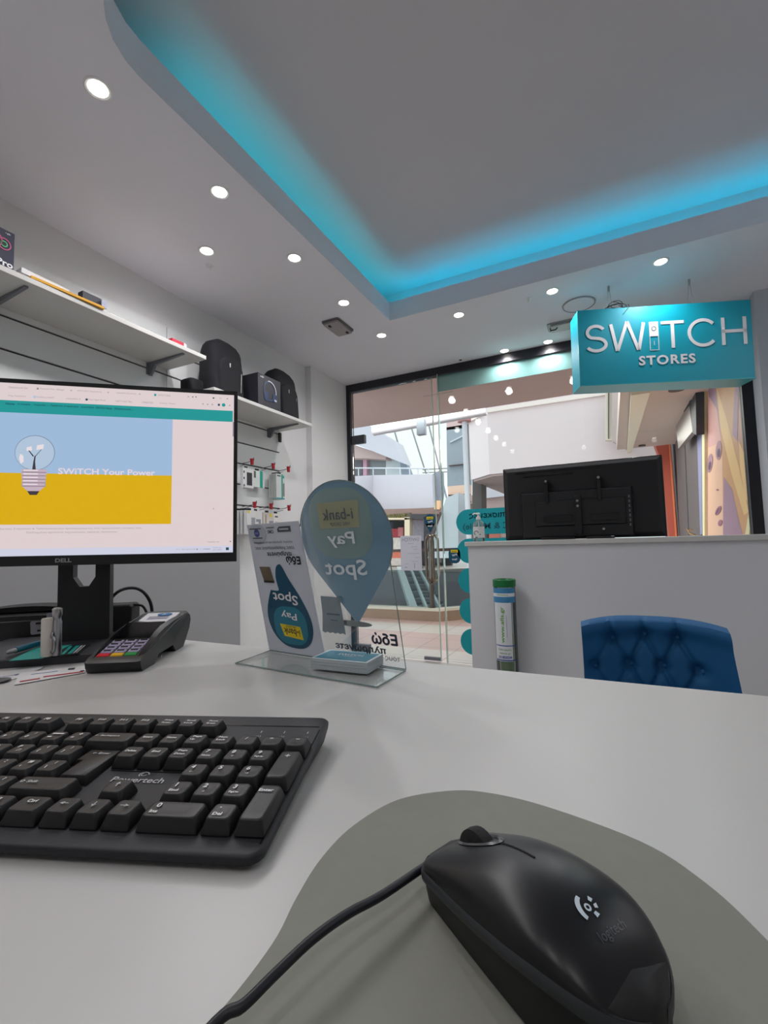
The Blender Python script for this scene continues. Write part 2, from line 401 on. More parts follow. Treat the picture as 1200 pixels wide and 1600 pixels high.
MB().bb((-5, -.02, .655), (0, .02, .69)).prism([(-.01, -.02), (.93, .93), (.9, .97), (-.02, .02)], .655, .69).build('handrail', BRN, bal)
for x, y in ((-.085, 0), (-1.2, 0), (-2.4, 0), (.47, .48)): MB().cyl((x, y, z0), .028, .66).cyl((x, y, z0), .045, .012).build('post', mat('post_bronze', (96, 88, 82), .3, metal=.6), bal)

GC = mat('atrium_concrete', (112, 112, 116), .7, var=.1, scale=1.5)
struct(MB().bb((-14, 15.0, Z(-1.1)), (3, 22, Z(-.915))).build('floor', mat('far_floor', (168, 158, 150), .5)))
struct(MB().bb((-14, 5.2, Z(-3.6)), (3, 15, Z(-3.5))).build('floor', mat('lower_floor', (120, 116, 116), .5)))
struct(MB().bb((-14, 14.6, Z(-3.5)), (3, 15.0, Z(-1.0))).build('wall_atrium', GC))
# escalator flight down in the opening
esc = thing('escalator', 'grey escalator descending in the arcade opening behind the balustrade', 'escalator', (0, 0, 0))
def ramp(name, px_top, px_bot, m, w_top, w_bot, Yt, Yb, th=.15):
    a, b = at(px_top[0], px_top[1], Yt), at(px_top[0]+w_top, px_top[1], Yt); c, d = at(px_bot[0]+w_bot, px_bot[1], Yb), at(px_bot[0], px_bot[1], Yb)
    dn = Vector((0, 0, -th))
    return MB().loft([[a, b, c, d], [a+dn, b+dn, c+dn, d+dn]]).build(name, m, esc)
PG = mat('escalator_pale', (176, 188, 186), .4); DG = mat('escalator_steps', (66, 76, 78), .6)
ramp('side_panel', (620, 885), (644, 960), PG, 9, 13, 14.8, 8)
mbs = MB()
for k in range(14):
    t = k/13; Yk = 14.8-6.4*t
    x0 = 629+t*25; x1 = 656+t*37; yk = 886+72*t
    a = at(x0, yk, Yk); b = at(x1, yk, Yk)
    mbs.add([a, b, b+Vector((0, .3, 0)), a+Vector((0, .3, 0)), a+Vector((0, 0, -.3)), b+Vector((0, 0, -.3)), b+Vector((0, .3, -.3)), a+Vector((0, .3, -.3))], [(0, 1, 2, 3), (0, 4, 5, 1), (0, 3, 7, 4), (1, 5, 6, 2), (4, 7, 6, 5), (2, 6, 7, 3)], k % 2)
mbs.build('steps', [DG, mat('escalator_steps_light', (96, 106, 108), .5)], esc)
ramp('handrail', (640, 886), (668, 956), PG, 3, 4, 14.5, 7.9, .1)
ramp('handrail', (653, 886), (691, 958), PG, 3, 4, 14.5, 7.9, .1)
# second escalator rising to the upper floor
es2 = thing('escalator', 'pale sided escalator rising steeply behind the door handle', 'escalator', (0, 0, 0))
slab(MB(), [(668, 872), (697, 778), (716, 770), (716, 872)], 12.5, .8).build('side_panel', mat('escalator_side', (196, 202, 206), .5), es2)
slab(MB(), [(664, 855), (687, 800), (689.5, 800), (667, 860)], 12.3, .1).build('handrail', BRN, es2)
# upper floor parapets
pb = at(736, 750, at(764.5, 741, 9.74).y+.66)
zb, zp = Z(1.40), Z(3.0)
poly = [(-2.85, 10.4), (-2.26, 9.74), (.93, 9.74), (.93, 9.95), (-2.2, 9.95), (-2.75, 10.55)]
o = MB().prism(poly, zb, zp).build('parapet', PINKW); tag(o, 'large pale pink parapet of the upper floor behind the television', 'parapet')
o = MB().prism([(-2.85, 10.4), (-2.26, 9.74), (-2.26, 9.69), (-2.9, 10.35)], Z(2.72), Z(2.80)).bb((-2.26, 9.68, Z(2.72)), (.1, 9.74, Z(2.80))).build('rail_cap', mat('cap_cream', (236, 222, 214), .5))
tag(o, 'cream capping along the top of the large pink parapet', 'capping')
struct(MB().prism([(-2.8, 10.45), (-2.2, 9.8), (2.5, 9.8), (2.5, 16), (-2.8, 16)], zb-.04, zb).build('ceiling', MAUVE))
# left white balcony box
mb = MB(); slab(mb, [(583, 742.5), (675, 741), (677, 793), (583, 797)], 17, 1.2)
A = at(552, 744, 15.6); B = at(583, 742.5, 17); C_ = at(583, 797, 17); D = at(552, 801, 15.6)
mb.loft([[A, B, C_, D], [p+Vector((-.3, .8, 0)) for p in (A, B, C_, D)]])
o = mb.build('balcony', WHT2); tag(o, 'white boxed balcony parapet of the upper floor left of the escalator', 'balcony')
mb = MB(); P0 = at(552, 731.5, 15.6); P1 = at(583, 731.5, 17.3); P2 = at(672, 732, 17.3)
mb.tube([P0, P1], .03).tube([P1, P2], .03)
for px in (583, 603, 625, 640, 653, 669): q = at(px, 732, 17.3); mb.tube([q, q-Vector((0, 0, .36))], .022)
q = at(560, 731.5, 16); mb.tube([q, q-Vector((0, 0, .3))], .02)
o = mb.build('railing', mat('railing_pale', (206, 208, 214), .4)); tag(o, 'thin pale tube railing above the white balcony', 'railing')
# skylight: glazing with dark mullions, emits daylight
SKYG = screenmat('bright_sky_glazing', (252, 255, 252), 1.15)
mb = MB(); slab(mb, [(604, 640), (697, 630), (698, 800), (640, 800), (608, 676)], 21, .1, 0)
for (x0, y0, x1, y1) in ((616, 675, 652, 800), (641, 665, 665, 740), (667, 655, 700, 790)):
    slab(mb, [(x0-.5, y0), (x0+1.0, y0), (x1+1.0, y1), (x1-.5, y1)], 20.9, .15, 1)
slab(mb, [(660, 733), (698, 731), (698, 732.2), (660, 734.2)], 20.9, .12, 1); slab(mb, [(660, 738), (698, 736.5), (698, 737.7), (660, 739.2)], 20.9, .12, 1)
o = mb.build('window_2', [SKYG, mat('mullion_grey', (150, 152, 158), .5)]); struct(o)
mb = MB(); slab(mb, [(616, 692), (624, 697), (641, 742), (628, 742), (624, 715)], 20.0, .4); o = mb.build('rafter', mat('rafter_bluegrey', (150, 160, 174), .6)); tag(o, 'blue grey sloping rafter at the left edge of the glass roof', 'rafter')
mb = MB(); slab(mb, [(545, 670), (575, 664), (616, 690), (630, 724), (600, 712), (545, 690)], 19, 1.0); o = mb.build('fascia', WHT2); tag(o, 'white sloping fascia of the top floor at the far left of the arcade', 'fascia')
mb = MB(); slab(mb, [(545, 692), (603, 712), (603, 718), (572, 716), (545, 716)], 19.5, .6); o = mb.build('soffit_panel', MAUVE); tag(o, 'mauve soffit under the white sloping fascia', 'soffit')
uf = thing('upper_shopfront', 'grey glazed upper floor shopfront behind the thin railing', 'shopfront', (0, 0, 0))
slab(MB(), [(545, 714), (603, 712), (603, 760), (545, 760)], 20.2, .3).build('glazing', mat('dull_glazing', (128, 134, 138), .3, var=.2, scale=1), uf)
slab(MB(), [(603, 711), (628, 721), (628, 760), (603, 760)], 20.2, .3).build('glazing', mat('pale_glazing', (206, 214, 216), .3, var=.06, scale=2), uf)
slab(MB(), [(567, 714), (573, 714), (573, 760), (567, 760)], 20.0, .2).build('column', mat('pink_column', (196, 150, 170), .5), uf)
slab(MB(), [(545, 722), (566, 716), (566, 742), (545, 742)], 20.1, .1).build('shop_dark', mat('dark_pane', (92, 92, 98), .4, var=.3, scale=1), uf)
# blue grey concrete wall and its lower bands, right of the glass roof
mb = MB(); slab(mb, [(697.5, 668), (733, 662), (733, 757), (699, 760)], 13.5, .3, 0); slab(mb, [(703, 690), (731, 676), (731, 678), (703, 692)], 13.45, .1, 1)
slab(mb, [(697.5, 640), (733, 636), (733, 668), (697.5, 672)], 13.5, .3, 3)
slab(mb, [(699, 760), (733, 757), (733, 773), (700, 774)], 13.5, .3, 2); slab(mb, [(700, 774), (735, 773), (735, 787), (700, 787)], 13.6, .3, 3); slab(mb, [(700, 787), (735, 787), (735, 862), (700, 862)], 13.7, .3, 4)
slab(mb, [(700, 784), (735, 783), (735, 785), (700, 786)], 13.4, .1, 5); slab(mb, [(700, 773), (734, 771.5), (734, 773.2), (700, 774.6)], 13.4, .1, 5)
slab(mb, [(701, 727), (731, 724), (731, 725), (701, 728)], 13.4, .1, 5)
o = mb.build('wall_far', [mat('concrete_blue', (146, 154, 162), .7, var=.08, scale=1), mat('concrete_light', (190, 198, 206), .6), mat('band_peach', (226, 190, 168), .6), MAUVE, mat('olive_hoarding', (128, 116, 100), .6, var=.1, scale=2), BRN]); struct(o)
o = MB().cyl((-2.44, 8.6, 0), .05, Z(2.35)).cyl((-2.44, 8.6, Z(2.30)), .13, .05, 1).build('pole', [mat('pole_grey', (196, 196, 202), .4), mat('pole_cap_pink', (190, 130, 130), .5)]); tag(o, 'tall pale grey pole at the left end of the pink parapet', 'pole')
mb = MB(); slab(mb, [(726, 652), (730, 652), (733, 800), (731, 800)], 10.5, .1); o = mb.build('downpipe', BRN); tag(o, 'thin dark brown pipe running beside the tall grey pole', 'pipe')
mb = MB(); slab(mb, [(738, 748), (752, 744), (753, 862), (738, 862)], 11, .5); o = mb.build('pillar', mat('pillar_dark', (88, 82, 80), .5, var=.1, scale=3)); tag(o, 'dark pillar under the left end of the pink parapet', 'pillar')
mb = MB(); slab(mb, [(752, 742), (960, 742), (960, 862), (752, 862)], 15.5, .2, 0); slab(mb, [(752, 761), (790, 763), (790, 775), (752, 779)], 15.3, .1, 1); slab(mb, [(764, 832), (781, 832), (781, 862), (764, 862)], 15.3, .1, 2); slab(mb, [(752, 832), (763, 832), (763, 862), (752, 862)], 15.3, .1, 3)
o = mb.build('wall_rear', [MAUVE, WHT2, mat('salmon_panel', (206, 120, 104), .6), mat('dark_panel', (60, 52, 54), .6)]); struct(o)
# far shop under the balcony
fs = thing('far_shopfront', 'far shop under the white balcony with yellow lettering and goods in its window', 'shopfront', (0, 0, 0))
slab(MB(), [(545, 797), (705, 793), (705, 812), (545, 812)], 15.6, 1.2).build('soffit', mat('soffit_brown', (150, 120, 112), .7), fs)
slab(MB(), [(545, 812), (705, 812), (705, 900), (545, 900)], 16.8, .2).build('back_wall', mat('shop_inside', (58, 54, 56), .6, var=.3, scale=4), fs)
mb = MB(); slab(mb, [(590, 806), (641, 801), (641, 809), (594, 812)], 15.5, .1, 1)
M = fr(tuple(at(617, 806.5, 15.45)), (1, 0, 0), (0, 0, 1)) 
mb.text('VITAΛΛΛΓΙΟ', frm(tuple(at(617, 806.2, 15.45)), (-1, 0, 0), (0, 0, 1), (0, -1, 0)), w=.98, h=.15, mi=0, bold=.02)
mb.build('fascia_sign', [mat('sign_yellow', (226, 214, 90), .5), mat('sign_brown', (96, 84, 70), .6)], fs)
for a in ([(632, 808), (640, 808), (640, 872), (632, 872)], [(595, 809), (640, 809), (640, 812), (595, 812)]): slab(MB(), a, 15.4, .3).build('pillar', mat('cream_pillar', (228, 208, 180), .6), fs)
slab(MB(), [(641, 803), (682, 803), (682, 811), (641, 811)], 15.4, .3).build('beam', mat('shop_dark_beam', (60, 56, 60), .5), fs)
slab(MB(), [(662, 808), (683, 808), (683, 880), (662, 880)], 15.4, .5).build('pillar', mat('shop_dark_pillar', (44, 42, 52), .5), fs)
for i, (x0, y0, x1, y1, c) in enumerate(((601, 816, 609, 850, (130, 150, 190)), (609, 840, 632, 860, (228, 214, 204)), (612, 826, 624, 840, (178, 60, 70)), (622, 824, 630, 838, (200, 120, 120)), (641, 812, 662, 845, (186, 176, 190)), (608, 862, 630, 872, (216, 116, 92)), (608, 872, 632, 884, (206, 190, 182)), (596, 862, 606, 880, (150, 150, 156)))):
    slab(MB(), [(x0, y0), (x1, y0), (x1, y1), (x0, y1)], 16.2-.02*i, .25).build('display', mat('goods_%d' % i, c, .6, var=.35, scale=9), fs)
o = slab(MB(), [(675, 741.5), (687, 735), (688, 770), (684, 800), (677, 797)], 17.3, .5).build('box_cladding', mat('cladding_grey', (134, 140, 152), .6)); tag(o, 'grey blue cladding at the right end of the white balcony', 'cladding')
o = slab(MB(), [(680, 782), (687, 782), (687, 796), (678, 796)], 15.55, .2).build('wall_panel', mat('panel_peach', (228, 184, 140), .6)); tag(o, 'peach panel beside the balcony end above the dark pillar', 'panel')
# duct and hanging box at the glass roof's edge
o = MB().tube([at(584, 673, 5.5), at(760, 640, 5.5)], .07, n=20).build('duct', WHT2); tag(o, 'round white duct running along the edge of the mauve ceiling', 'duct')
o = MB().box(at(658.5, 667.5, 5.1), (.10, .08, .19)).build('hanging_box', mat('box_bluegrey', (150, 158, 170), .5), bev=.004); tag(o, 'blue grey box hanging before the bright glass roof', 'box')
o = slab(MB(), [(585, 655), (601, 652), (601, 664), (585, 668)], 6.5, .3).build('grating', mat('grating_dark', (120, 110, 116), .6)); tag(o, 'dull grating above the white duct end', 'grating')
es = thing('exit_light', 'flat emergency light with pale frame on the mauve arcade ceiling', 'emergency light', tuple(at(684, 612, 4.1)))
MB().box((0, 0, 0), (.30, .03, .05)).build('body', mat('exit_body', (160, 150, 130), .4), es, bev=.004)
MB().box((0, -.017, 0), (.27, .004, .034)).build('diffuser', mat('exit_diff', (196, 190, 176), .3), es)
# arcade spots
sp0 = None
for i, (px, py) in enumerate(((708, 609), (794, 609.5), (891, 593), (745, 658))):
    pass
# right hand side: neighbour's wall with poster, door, red pier
XW = .95
struct(slabx(MB(), [(1192, 590), (1083, 590), (1040, 640), (1040, 850), (1083, 880), (1192, 950)], XW+.03, .2).build('wall_neighbour', mat('neighbour_grey', (120, 114, 116), .6, var=.06, scale=3)))
o = slabx(MB(), [(1186, 560), (1101, 560), (1101, 900), (1186, 900)], XW-.02, .04)
ps = thing('poster', 'tall shop poster of a woman\'s face with long blond hair on the neighbouring wall', 'poster', (XW-.04, 5.0, 0), 0)
# poster picture: flat print built from coloured shapes, local u = along wall (towards viewer), v = up
Y0, Y1, ZB, ZT = 4.08, 5.75, .35, 2.31
def pu(x, y): q = atx(x, y, XW-.04); return (q.y, q.z)
LAY = [0]
def player(px, mi, mb, lift=None):
    LAY[0] += 1; X = XW-.02-.0003*LAY[0]
    P = [atx(x, y, XW-.04) for x, y in px]
    mb.add([(X-XW+.04, max(p.y, 4.0)-5.0, p.z) for p in P], [tuple(range(len(P)))], mi)
pm = [mat('poster_skin', (222, 166, 160), .5, var=.04, scale=3), mat('poster_skin_light', (236, 190, 162), .5, var=.03), mat('poster_hair', (206, 156, 110), .5, var=.12, scale=6), mat('poster_hair_light', (232, 192, 130), .5, var=.08, scale=6),
      mat('poster_hair_shade', (164, 130, 150), .5, var=.1, scale=6), mat('poster_eye', (100, 76, 98), .5), mat('poster_lip', (166, 104, 128), .5), mat('poster_border', (232, 222, 176), .5), mat('poster_hand', (196, 148, 132), .5, var=.05), mat('poster_cream', (232, 216, 180), .5), mat('poster_lid', (176, 132, 146), .5)]
mb = MB()
mb.bb((.02, 4.0-5, ZB), (.04, 5.7-5, ZT), 9)
player([(1101, 590), (1175, 590), (1190, 860), (1101, 860)], 0, mb)
player([(1103, 700), (1124, 690), (1126, 860), (1103, 860)], 1, mb)
player([(1101, 590), (1113, 590), (1124, 690), (1124, 700), (1116, 640), (1104, 620)], 4, mb)
player([(1113, 590), (1175, 590), (1180, 680), (1186, 840), (1160, 860), (1128, 860), (1124, 700)], 2, mb)
player([(1148, 590), (1170, 590), (1172, 640), (1150, 700), (1142, 660)], 8, mb)
player([(1116, 606), (1130, 650), (1150, 730), (1165, 800), (1158, 805), (1140, 745), (1122, 670)], 3, mb)
player([(1127, 745), (1140, 765), (1150, 812), (1156, 835), (1126, 840)], 4, mb)
player([(1150, 690), (1168, 730), (1172, 790), (1160, 780), (1152, 730)], 3, mb)
player([(1144, 600), (1150, 605), (1148, 690), (1140, 680)], 4, mb)
player([(1171, 765), (1172, 790), (1166, 835), (1160, 835)], 7, mb)
def pell(cx, cy, a, b, rot, mi):
    player([(cx+a*cos(t)*cos(rot)-b*sin(t)*sin(rot), cy+a*cos(t)*sin(rot)+b*sin(t)*cos(rot)) for t in [2*PI*k/16 for k in range(16)]], mi, mb)
pell(1106, 724, 4.2, 15, .12, 10); pell(1119.5, 704, 4.6, 15, .05, 10); pell(1106, 728, 2.2, 7, .12, 5); pell(1119.8, 708, 2.6, 7, .05, 5)
pell(1119, 798, 3.4, 8, .5, 6); pell(1118, 799, 1.0, 6.5, .5, 5); pell(1117.5, 765.5, 1.8, 1.4, 0, 6); pell(1122, 817, 3, 5, .3, 6)
mb.build('print', pm, ps)
slabx(MB(), [(1100.5, 590), (1096, 592), (1098, 870), (1101, 870)], XW-.045, .03).build('border', pm[7]).parent = None
o = bpy.data.objects['border']; tag(o, 'cream strip down the left edge of the face poster', 'strip')
o = slabx(MB(), [(1096, 592), (1086, 592), (1094, 835), (1097, 835)], XW-.01, .03).build('banner', mat('banner_lilac', (140, 140, 176), .6)); tag(o, 'narrow lilac banner beside the poster\'s cream strip', 'banner')
nd = thing('neighbour_door', 'dark grey panelled door with brass handle between red pier and poster', 'door', tuple(atx(1075, 835, XW)))
def wb(px, X, d, name, m, par):
    o = slabx(MB(), px, X, d).build(name, m); 
    for v in o.data.vertices: v.co -= par.location
    o.parent = par; return o
wb([(1096, 668), (1055, 680), (1062, 850), (1096, 850)], XW, .028, 'panel', mat('door_taupe', (100, 92, 92), .5, var=.08, scale=4), nd)
wb([(1070, 690), (1069, 690), (1076, 850), (1077, 850)], XW-.004, .02, 'seam', GROOVE, nd)
MB().tube([(-.03, -.05, .02), (-.09, -.05, .02), (-.10, -.12, .03), (-.09, -.22, -.02), (-.03, -.22, -.05)], .012).build('handle', mat('brass', (190, 160, 120), .25, metal=1), nd).location = tuple(atx(1086, 830, XW)-nd.location)
lb = thing('light_box', 'tilted white framed panel projecting above the dark neighbouring door', 'panel', tuple(atx(1068, 665, XW-.12)))
wb([(1077, 632), (1055, 660), (1060, 701), (1082, 674)], XW-.12, .05, 'face', mat('lightbox_face', (150, 142, 138), .3, var=.05, scale=4), lb)
wb([(1079, 622), (1052, 655), (1055, 660), (1077, 632)], XW-.13, .07, 'frame', mat('lightbox_frame', (52, 52, 58), .5), lb)
wb([(1077, 612), (1087, 614), (1088, 680), (1082, 676)], XW-.12, .07, 'frame', mat('lightbox_frame', (52, 52, 58), .5), lb)
o = slab(MB(), [(1015, 672), (1046, 666), (1052, 740), (1060, 840), (1046, 840), (1033, 720)], 8.6, .25).build('pier', mat('red_pier', (176, 84, 66), .6, var=.04)); tag(o, 'brick red flared pier right of the television', 'pier')
o = slab(MB(), [(1044, 668), (1046, 667), (1051, 740), (1058, 840), (1056, 840)], 8.5, .08).build('edge_strip', mat('orange_strip', (220, 120, 80), .5)); tag(o, 'thin orange edge strip on the red pier', 'strip')
o = slab(MB(), [(945.5, 600), (957, 600), (956, 688), (946, 688)], 9.3, .12).build('shutter_guide', mat('guide_cream', (226, 214, 196), .5)); tag(o, 'cream vertical shutter guide at the right end of the parapet', 'guide')
o = slab(MB(), [(950, 600), (952, 600), (951.5, 685), (950, 685)], 9.25, .04).build('guide_slot', BRN); tag(o, 'brown slot down the cream shutter guide', 'slot')
o = slab(MB(), [(957, 600), (1012, 600), (1008, 612), (983, 704), (958, 690)], 9.2, .1).build('soffit_panel', mat('soffit_taupe', (190, 172, 166), .6, var=.05, scale=2)); tag(o, 'taupe panel between the shutter guide and the cream beam', 'panel')
mb = MB(); a = [Vector(p) for p in ((.24, 5.0, Z(1.41)), (.40, 5.0, Z(1.41)), (.36, 8.5, Z(1.41)), (.30, 8.5, Z(1.41)))]
o = mb.loft([a, [p+Vector((0, 0, -.05)) for p in a]]).build('ceiling_beam', mat('beam_cream', (240, 228, 206), .5)); tag(o, 'cream beam running back along the arcade ceiling above the television', 'beam')
for px, py in ((1048, 613), (1004, 706)):
    o = MB().cyl((0, 0, 0), .07 if py < 650 else .05, .02).build('smoke_detector', BRN); o.location = (.64 if py < 650 else .5, 5.2 if py < 650 else 8.2, Z(1.40)); tag(o, 'dark round fitting on the stained ceiling %s' % ('nearest the sign' if py < 650 else 'far back by the red pier'), 'ceiling fitting')

# ================================================================ ceiling fittings
LENS = screenmat('lamp_lens', (255, 250, 240), 14)
RING = mat('lamp_ring', (226, 226, 226), .35)
def make_down(label):
    t = thing('downlight', label, 'ceiling light')
    MB().lathe([(.027, -.001), (.033, -.0035), (.038, -.001), (.038, .001), (.027, .001)], 0, n=28).build('ring', RING, t)
    MB().lathe([(.0265, -.002), (.027, .0)], 0, n=24).build('lens', LENS, t)
    return t
def spot(t, watts=None):
    d = bpy.data.lights.new('spot', 'SPOT'); d.energy = watts or LAMP_W*4; d.spot_size = math.radians(166); d.spot_blend = .8; d.shadow_soft_size = .03; d.color = (1, .972, .985)
    o = bpy.data.objects.new('spot', d); COL.objects.link(o); o.parent = t; o.location = (0, 0, -.035)
LP = [(-1.285, .782, 'largest downlight at the upper left, nearest to the viewer'), (-1.275, 1.242, 'downlight second from the viewer in the left ceiling row'), (-1.594, 1.474, 'downlight closest to the left wall, above the long shelf'),
      (-1.276, 1.708, 'downlight third from the viewer in the left ceiling row'), (-1.284, 2.17, 'downlight just above the square ceiling hatch'), (-1.282, 2.641, 'downlight beyond the cove corner, right of the square hatch'),
      (-.754, 2.627, 'downlight in the front ceiling strip next to the cove corner'), (-.221, 2.624, 'downlight left of the hanging sign, near the round speaker'), (.291, 2.601, 'downlight above the hanging teal sign'),
      (-.622, 3.30, 'small downlight close to the window frame, left of its pair'), (-.323, 3.30, 'small downlight close to the window frame, nearer the hanging sign')]
t0 = make_down('round white ceiling ' + LP[0][2])
for i, (x, y, lb_) in enumerate(LP):
    t = t0 if i == 0 else dup(t0, label='round white ceiling ' + lb_)
    t.location = (x, y, H); t['group'] = 'round ceiling downlights'
for i, t in enumerate([o for o in list(COL.objects) if o.name.startswith('downlight') and o.type == 'EMPTY']): spot(t)
for x, y in ((-1.28, .3), (-1.28, -.3), (-.3, -.6), (.6, -.6), (1.45, 1.2), (1.45, 2.2)):  # extra lamps outside the view, added to light the room
    t = dup(t0, (x, y, H), label='round white ceiling downlight behind the viewer'); t['group'] = 'downlights behind the viewer'
    for c in list(t.children):
        if c.type == 'LIGHT': c.location = (0, 0, -.035)
t = thing('ceiling_hatch', 'small square grey ceiling fitting with two dark clips, left of the cove corner', 'ceiling fitting', (-1.46, 2.39, H), 0)
MB().prism(rrect(.125, .20, .02), -.007, 0).build('rim', mat('hatch_rim', (110, 108, 110), .5), t)
MB().prism(rrect(.105, .18, .012), -.022, -.006, ch=.006).build('cover', mat('hatch_cover', (158, 152, 152), .5), t)
MB().box((-.02, -.062, -.024), (.012, .02, .008)).build('clip', BLK, t); MB().box((.03, .062, -.024), (.012, .02, .008)).build('clip', BLK, t)
t = thing('ceiling_hatch', 'pale ceiling fitting with dark hook beside the left edge of the hanging sign', 'ceiling fitting', (-.19, 3.08, H), 0)
MB().prism(rrect(.22, .13, .02), -.007, 0).build('rim', mat('hatch_rim2', (150, 150, 152), .5), t)
MB().prism(rrect(.18, .10, .012), -.02, -.006, ch=.006).build('cover', mat('hatch_cover2', (186, 184, 184), .5), t)
MB().tube([(-.09, -.03, -.02), (-.09, -.03, -.035), (-.06, -.03, -.035), (-.05, -.02, -.02)], .004).build('hook', BLK, t)
t = thing('ceiling_speaker', 'flat round white ceiling speaker left of the hanging sign', 'speaker', (-.10, 2.85, H))
MB().lathe([(.082, -.001), (.084, -.006), (.09, -.006), (.092, 0)], 0, n=40).build('rim', mat('spk_rim', (160, 158, 160), .5), t)
MB().lathe([(.01, -.004), (.082, -.004), (.082, 0)], 0, n=40).build('grille', CEIL, t)
o = MB().lathe([(.014, -.006), (.024, -.003), (.03, 0)], 0).lathe([(.006, -.010), (.012, -.006)], 1).build('sensor', [RING, BLK]); o.location = (-.945, 3.29, H); tag(o, 'tiny unlit round ceiling sensor left of the pair of small downlights', 'sensor')
o = MB().lathe([(.004, -.02), (.01, -.014), (.006, -.01), (.016, -.002), (.018, 0)], 0, n=16).build('sprinkler', RING); o.location = (-1.669, 1.56, H); tag(o, 'tiny white sprinkler head under the downlight closest to the left wall', 'sprinkler')
o = MB().lathe([(.004, -.02), (.01, -.014), (.006, -.01), (.016, -.002), (.018, 0)], 0, n=16).build('sprinkler', RING); o.location = (-.35, 2.64, H); tag(o, 'tiny white sprinkler head left of the round ceiling speaker', 'sprinkler')

# ================================================================ hanging sign
sd = Vector((.9409, .3387, 0)); sn = Vector((.3387, -.9409, 0)); ra = -.017
sx_ = Vector((sd.x*cos(ra), sd.y*cos(ra), sin(ra))); sy_ = Vector((-sd.x*sin(ra), -sd.y*sin(ra), cos(ra)))
TLs = Vector((-.0995, 2.596, Z(1.205)))
SM = frm(TLs, sx_, sy_, sn)
sg = thing('hanging_sign', 'teal box sign reading SWITCH STORES hanging from the ceiling on wires', 'sign'); sg.matrix_world = SM
SW, SHH, SDp = .850, .410, .132
sgm = mat('sign_teal', (0, 152, 174), .45, var=.03, scale=200)
MB().bb((0, -SHH, -SDp), (SW, 0, 0)).build('box', sgm, sg, bev=.002)
MB().bb((-.002, -SHH-.002, -SDp-.001), (SW+.002, -SHH+.002, .002)).bb((-.002, -SHH, -.004), (.002, 0, .002)).build('edge_profile', mat('sign_edge', (70, 170, 180), .3), sg)
mb = MB()
def su(px): return (px-903.5)/271.5*.85
def L(ch, x0, x1, v0=-.088, v1=-.232, b=-.008):
    mb.text(ch, Matrix.Translation((su((x0+x1)/2), (v0+v1)/2, .003)), w=su(x1)-su(x0), h=v0-v1, bold=b)
def ribbon(P, w, M=None):
    """flat stroke of even width along a polyline in the face of the sign"""
    P = [Vector((p[0], p[1])) for p in P]; A, B = [], []
    for i, p in enumerate(P):
        t = (P[min(i+1, len(P)-1)]-P[max(i-1, 0)]).normalized(); n = Vector((-t.y, t.x)); A.append((p+n*w/2).to_tuple()); B.append((p-n*w/2).to_tuple())
    for i in range(len(P)-1): mb.loft([[(*A[i], .001), (*A[i+1], .001), (*B[i+1], .001), (*B[i], .001)], [(*A[i], .0026), (*A[i+1], .0026), (*B[i+1], .0026), (*B[i], .0026)]])
VT, VB, SWD = -.088, -.232, .0165
def arcp(cx, cy, a, b, d0, d1, n=20): return [(cx+a*cos(math.radians(d0+(d1-d0)*k/n)), cy+b*sin(math.radians(d0+(d1-d0)*k/n))) for k in range(n+1)]
x0, x1 = su(914), su(950); xc = (x0+x1)/2; hw = (x1-x0)/2-SWD/2; ym = (VT+VB)/2; q_ = (VT-VB)/4
ribbon(arcp(xc-.002, ym+q_-.003, hw-.006, q_-SWD/2+.006, 25, 235, 18)+arcp(xc+.000, ym-q_+.003, hw, q_-SWD/2+.006, 75, -155, 18), SWD)
x0, x1 = su(954), su(1010)
for a, b, c, d in ((x0+.006, VT, x0+.034, VB), (x0+.036, VB, (x0+x1)/2, VT+.01), ((x0+x1)/2, VT+.01, x1-.036, VB), (x1-.034, VB, x1-.006, VT)): ribbon([(a, c*0+b), (c, d)], SWD)
x0, x1 = su(1035), su(1071); ribbon([(x0, VT-SWD/2), (x1, VT-SWD/2)], SWD); ribbon([((x0+x1)/2, VT), ((x0+x1)/2, VB)], SWD)
x0, x1 = su(1076), su(1121); ribbon(arcp((x0+x1)/2+.004, ym, (x1-x0)/2-SWD/2+.004, (VT-VB)/2-SWD/2+.003, 42, 318, 30), SWD)
x0, x1 = su(1128), su(1166); ribbon([(x0+SWD/2, VT), (x0+SWD/2, VB)], SWD); ribbon([(x1-SWD/2, VT), (x1-SWD/2, VB)], SWD); ribbon([(x0, ym), (x1, ym)], SWD)
u0, u1 = su(1016.5), su(1031)
mb.bb((u0, -.165, .001), (u1, -.088, .0025))
for a, b in (((u0, -.24), (u0+.003, -.165)), ((u1-.003, -.24), (u1, -.165)), ((u0, -.24), (u1, -.237))): mb.bb((a[0], a[1], .001), (b[0], b[1], .0025))
uc = (u0+u1)/2
mb.bb((uc-.0015, -.213, .001), (uc+.0015, -.19, .0025))
rg = [[(uc+r*cos(2*PI*k/24), -.125+r*sin(2*PI*k/24), .0032) for k in range(24)] for r in (.009, .012)]
mb.loft(rg, 1, cap=False)
mb.text('STORES', Matrix.Translation((su(1042), -.292, .003)), w=su(1086)-su(998), h=.05, bold=.03, sp=1.15)
mb.build('lettering', [TXTW, TEALD], sg)
for i, (u, lab) in enumerate(((.19, 'left'), (.60, 'right'))):
    q = SM @ Vector((u, 0, -SDp/2)); dz = H-q.z
    p = SM.inverted() @ Vector((q.x, q.y, H)); a = Vector((u, 0, -SDp/2))
    mb = MB().tube([a+Vector((-.02, 0, 0)), p], .0016, n=6).tube([a+Vector((.02, 0, 0)), p], .0016, n=6).tube([p, p+Vector((0, -.03, 0))], .006, n=8)
    mb.build('hanging_wire', mat('wire_pale', (176, 176, 176), .4, metal=.5), sg)
mb = MB()
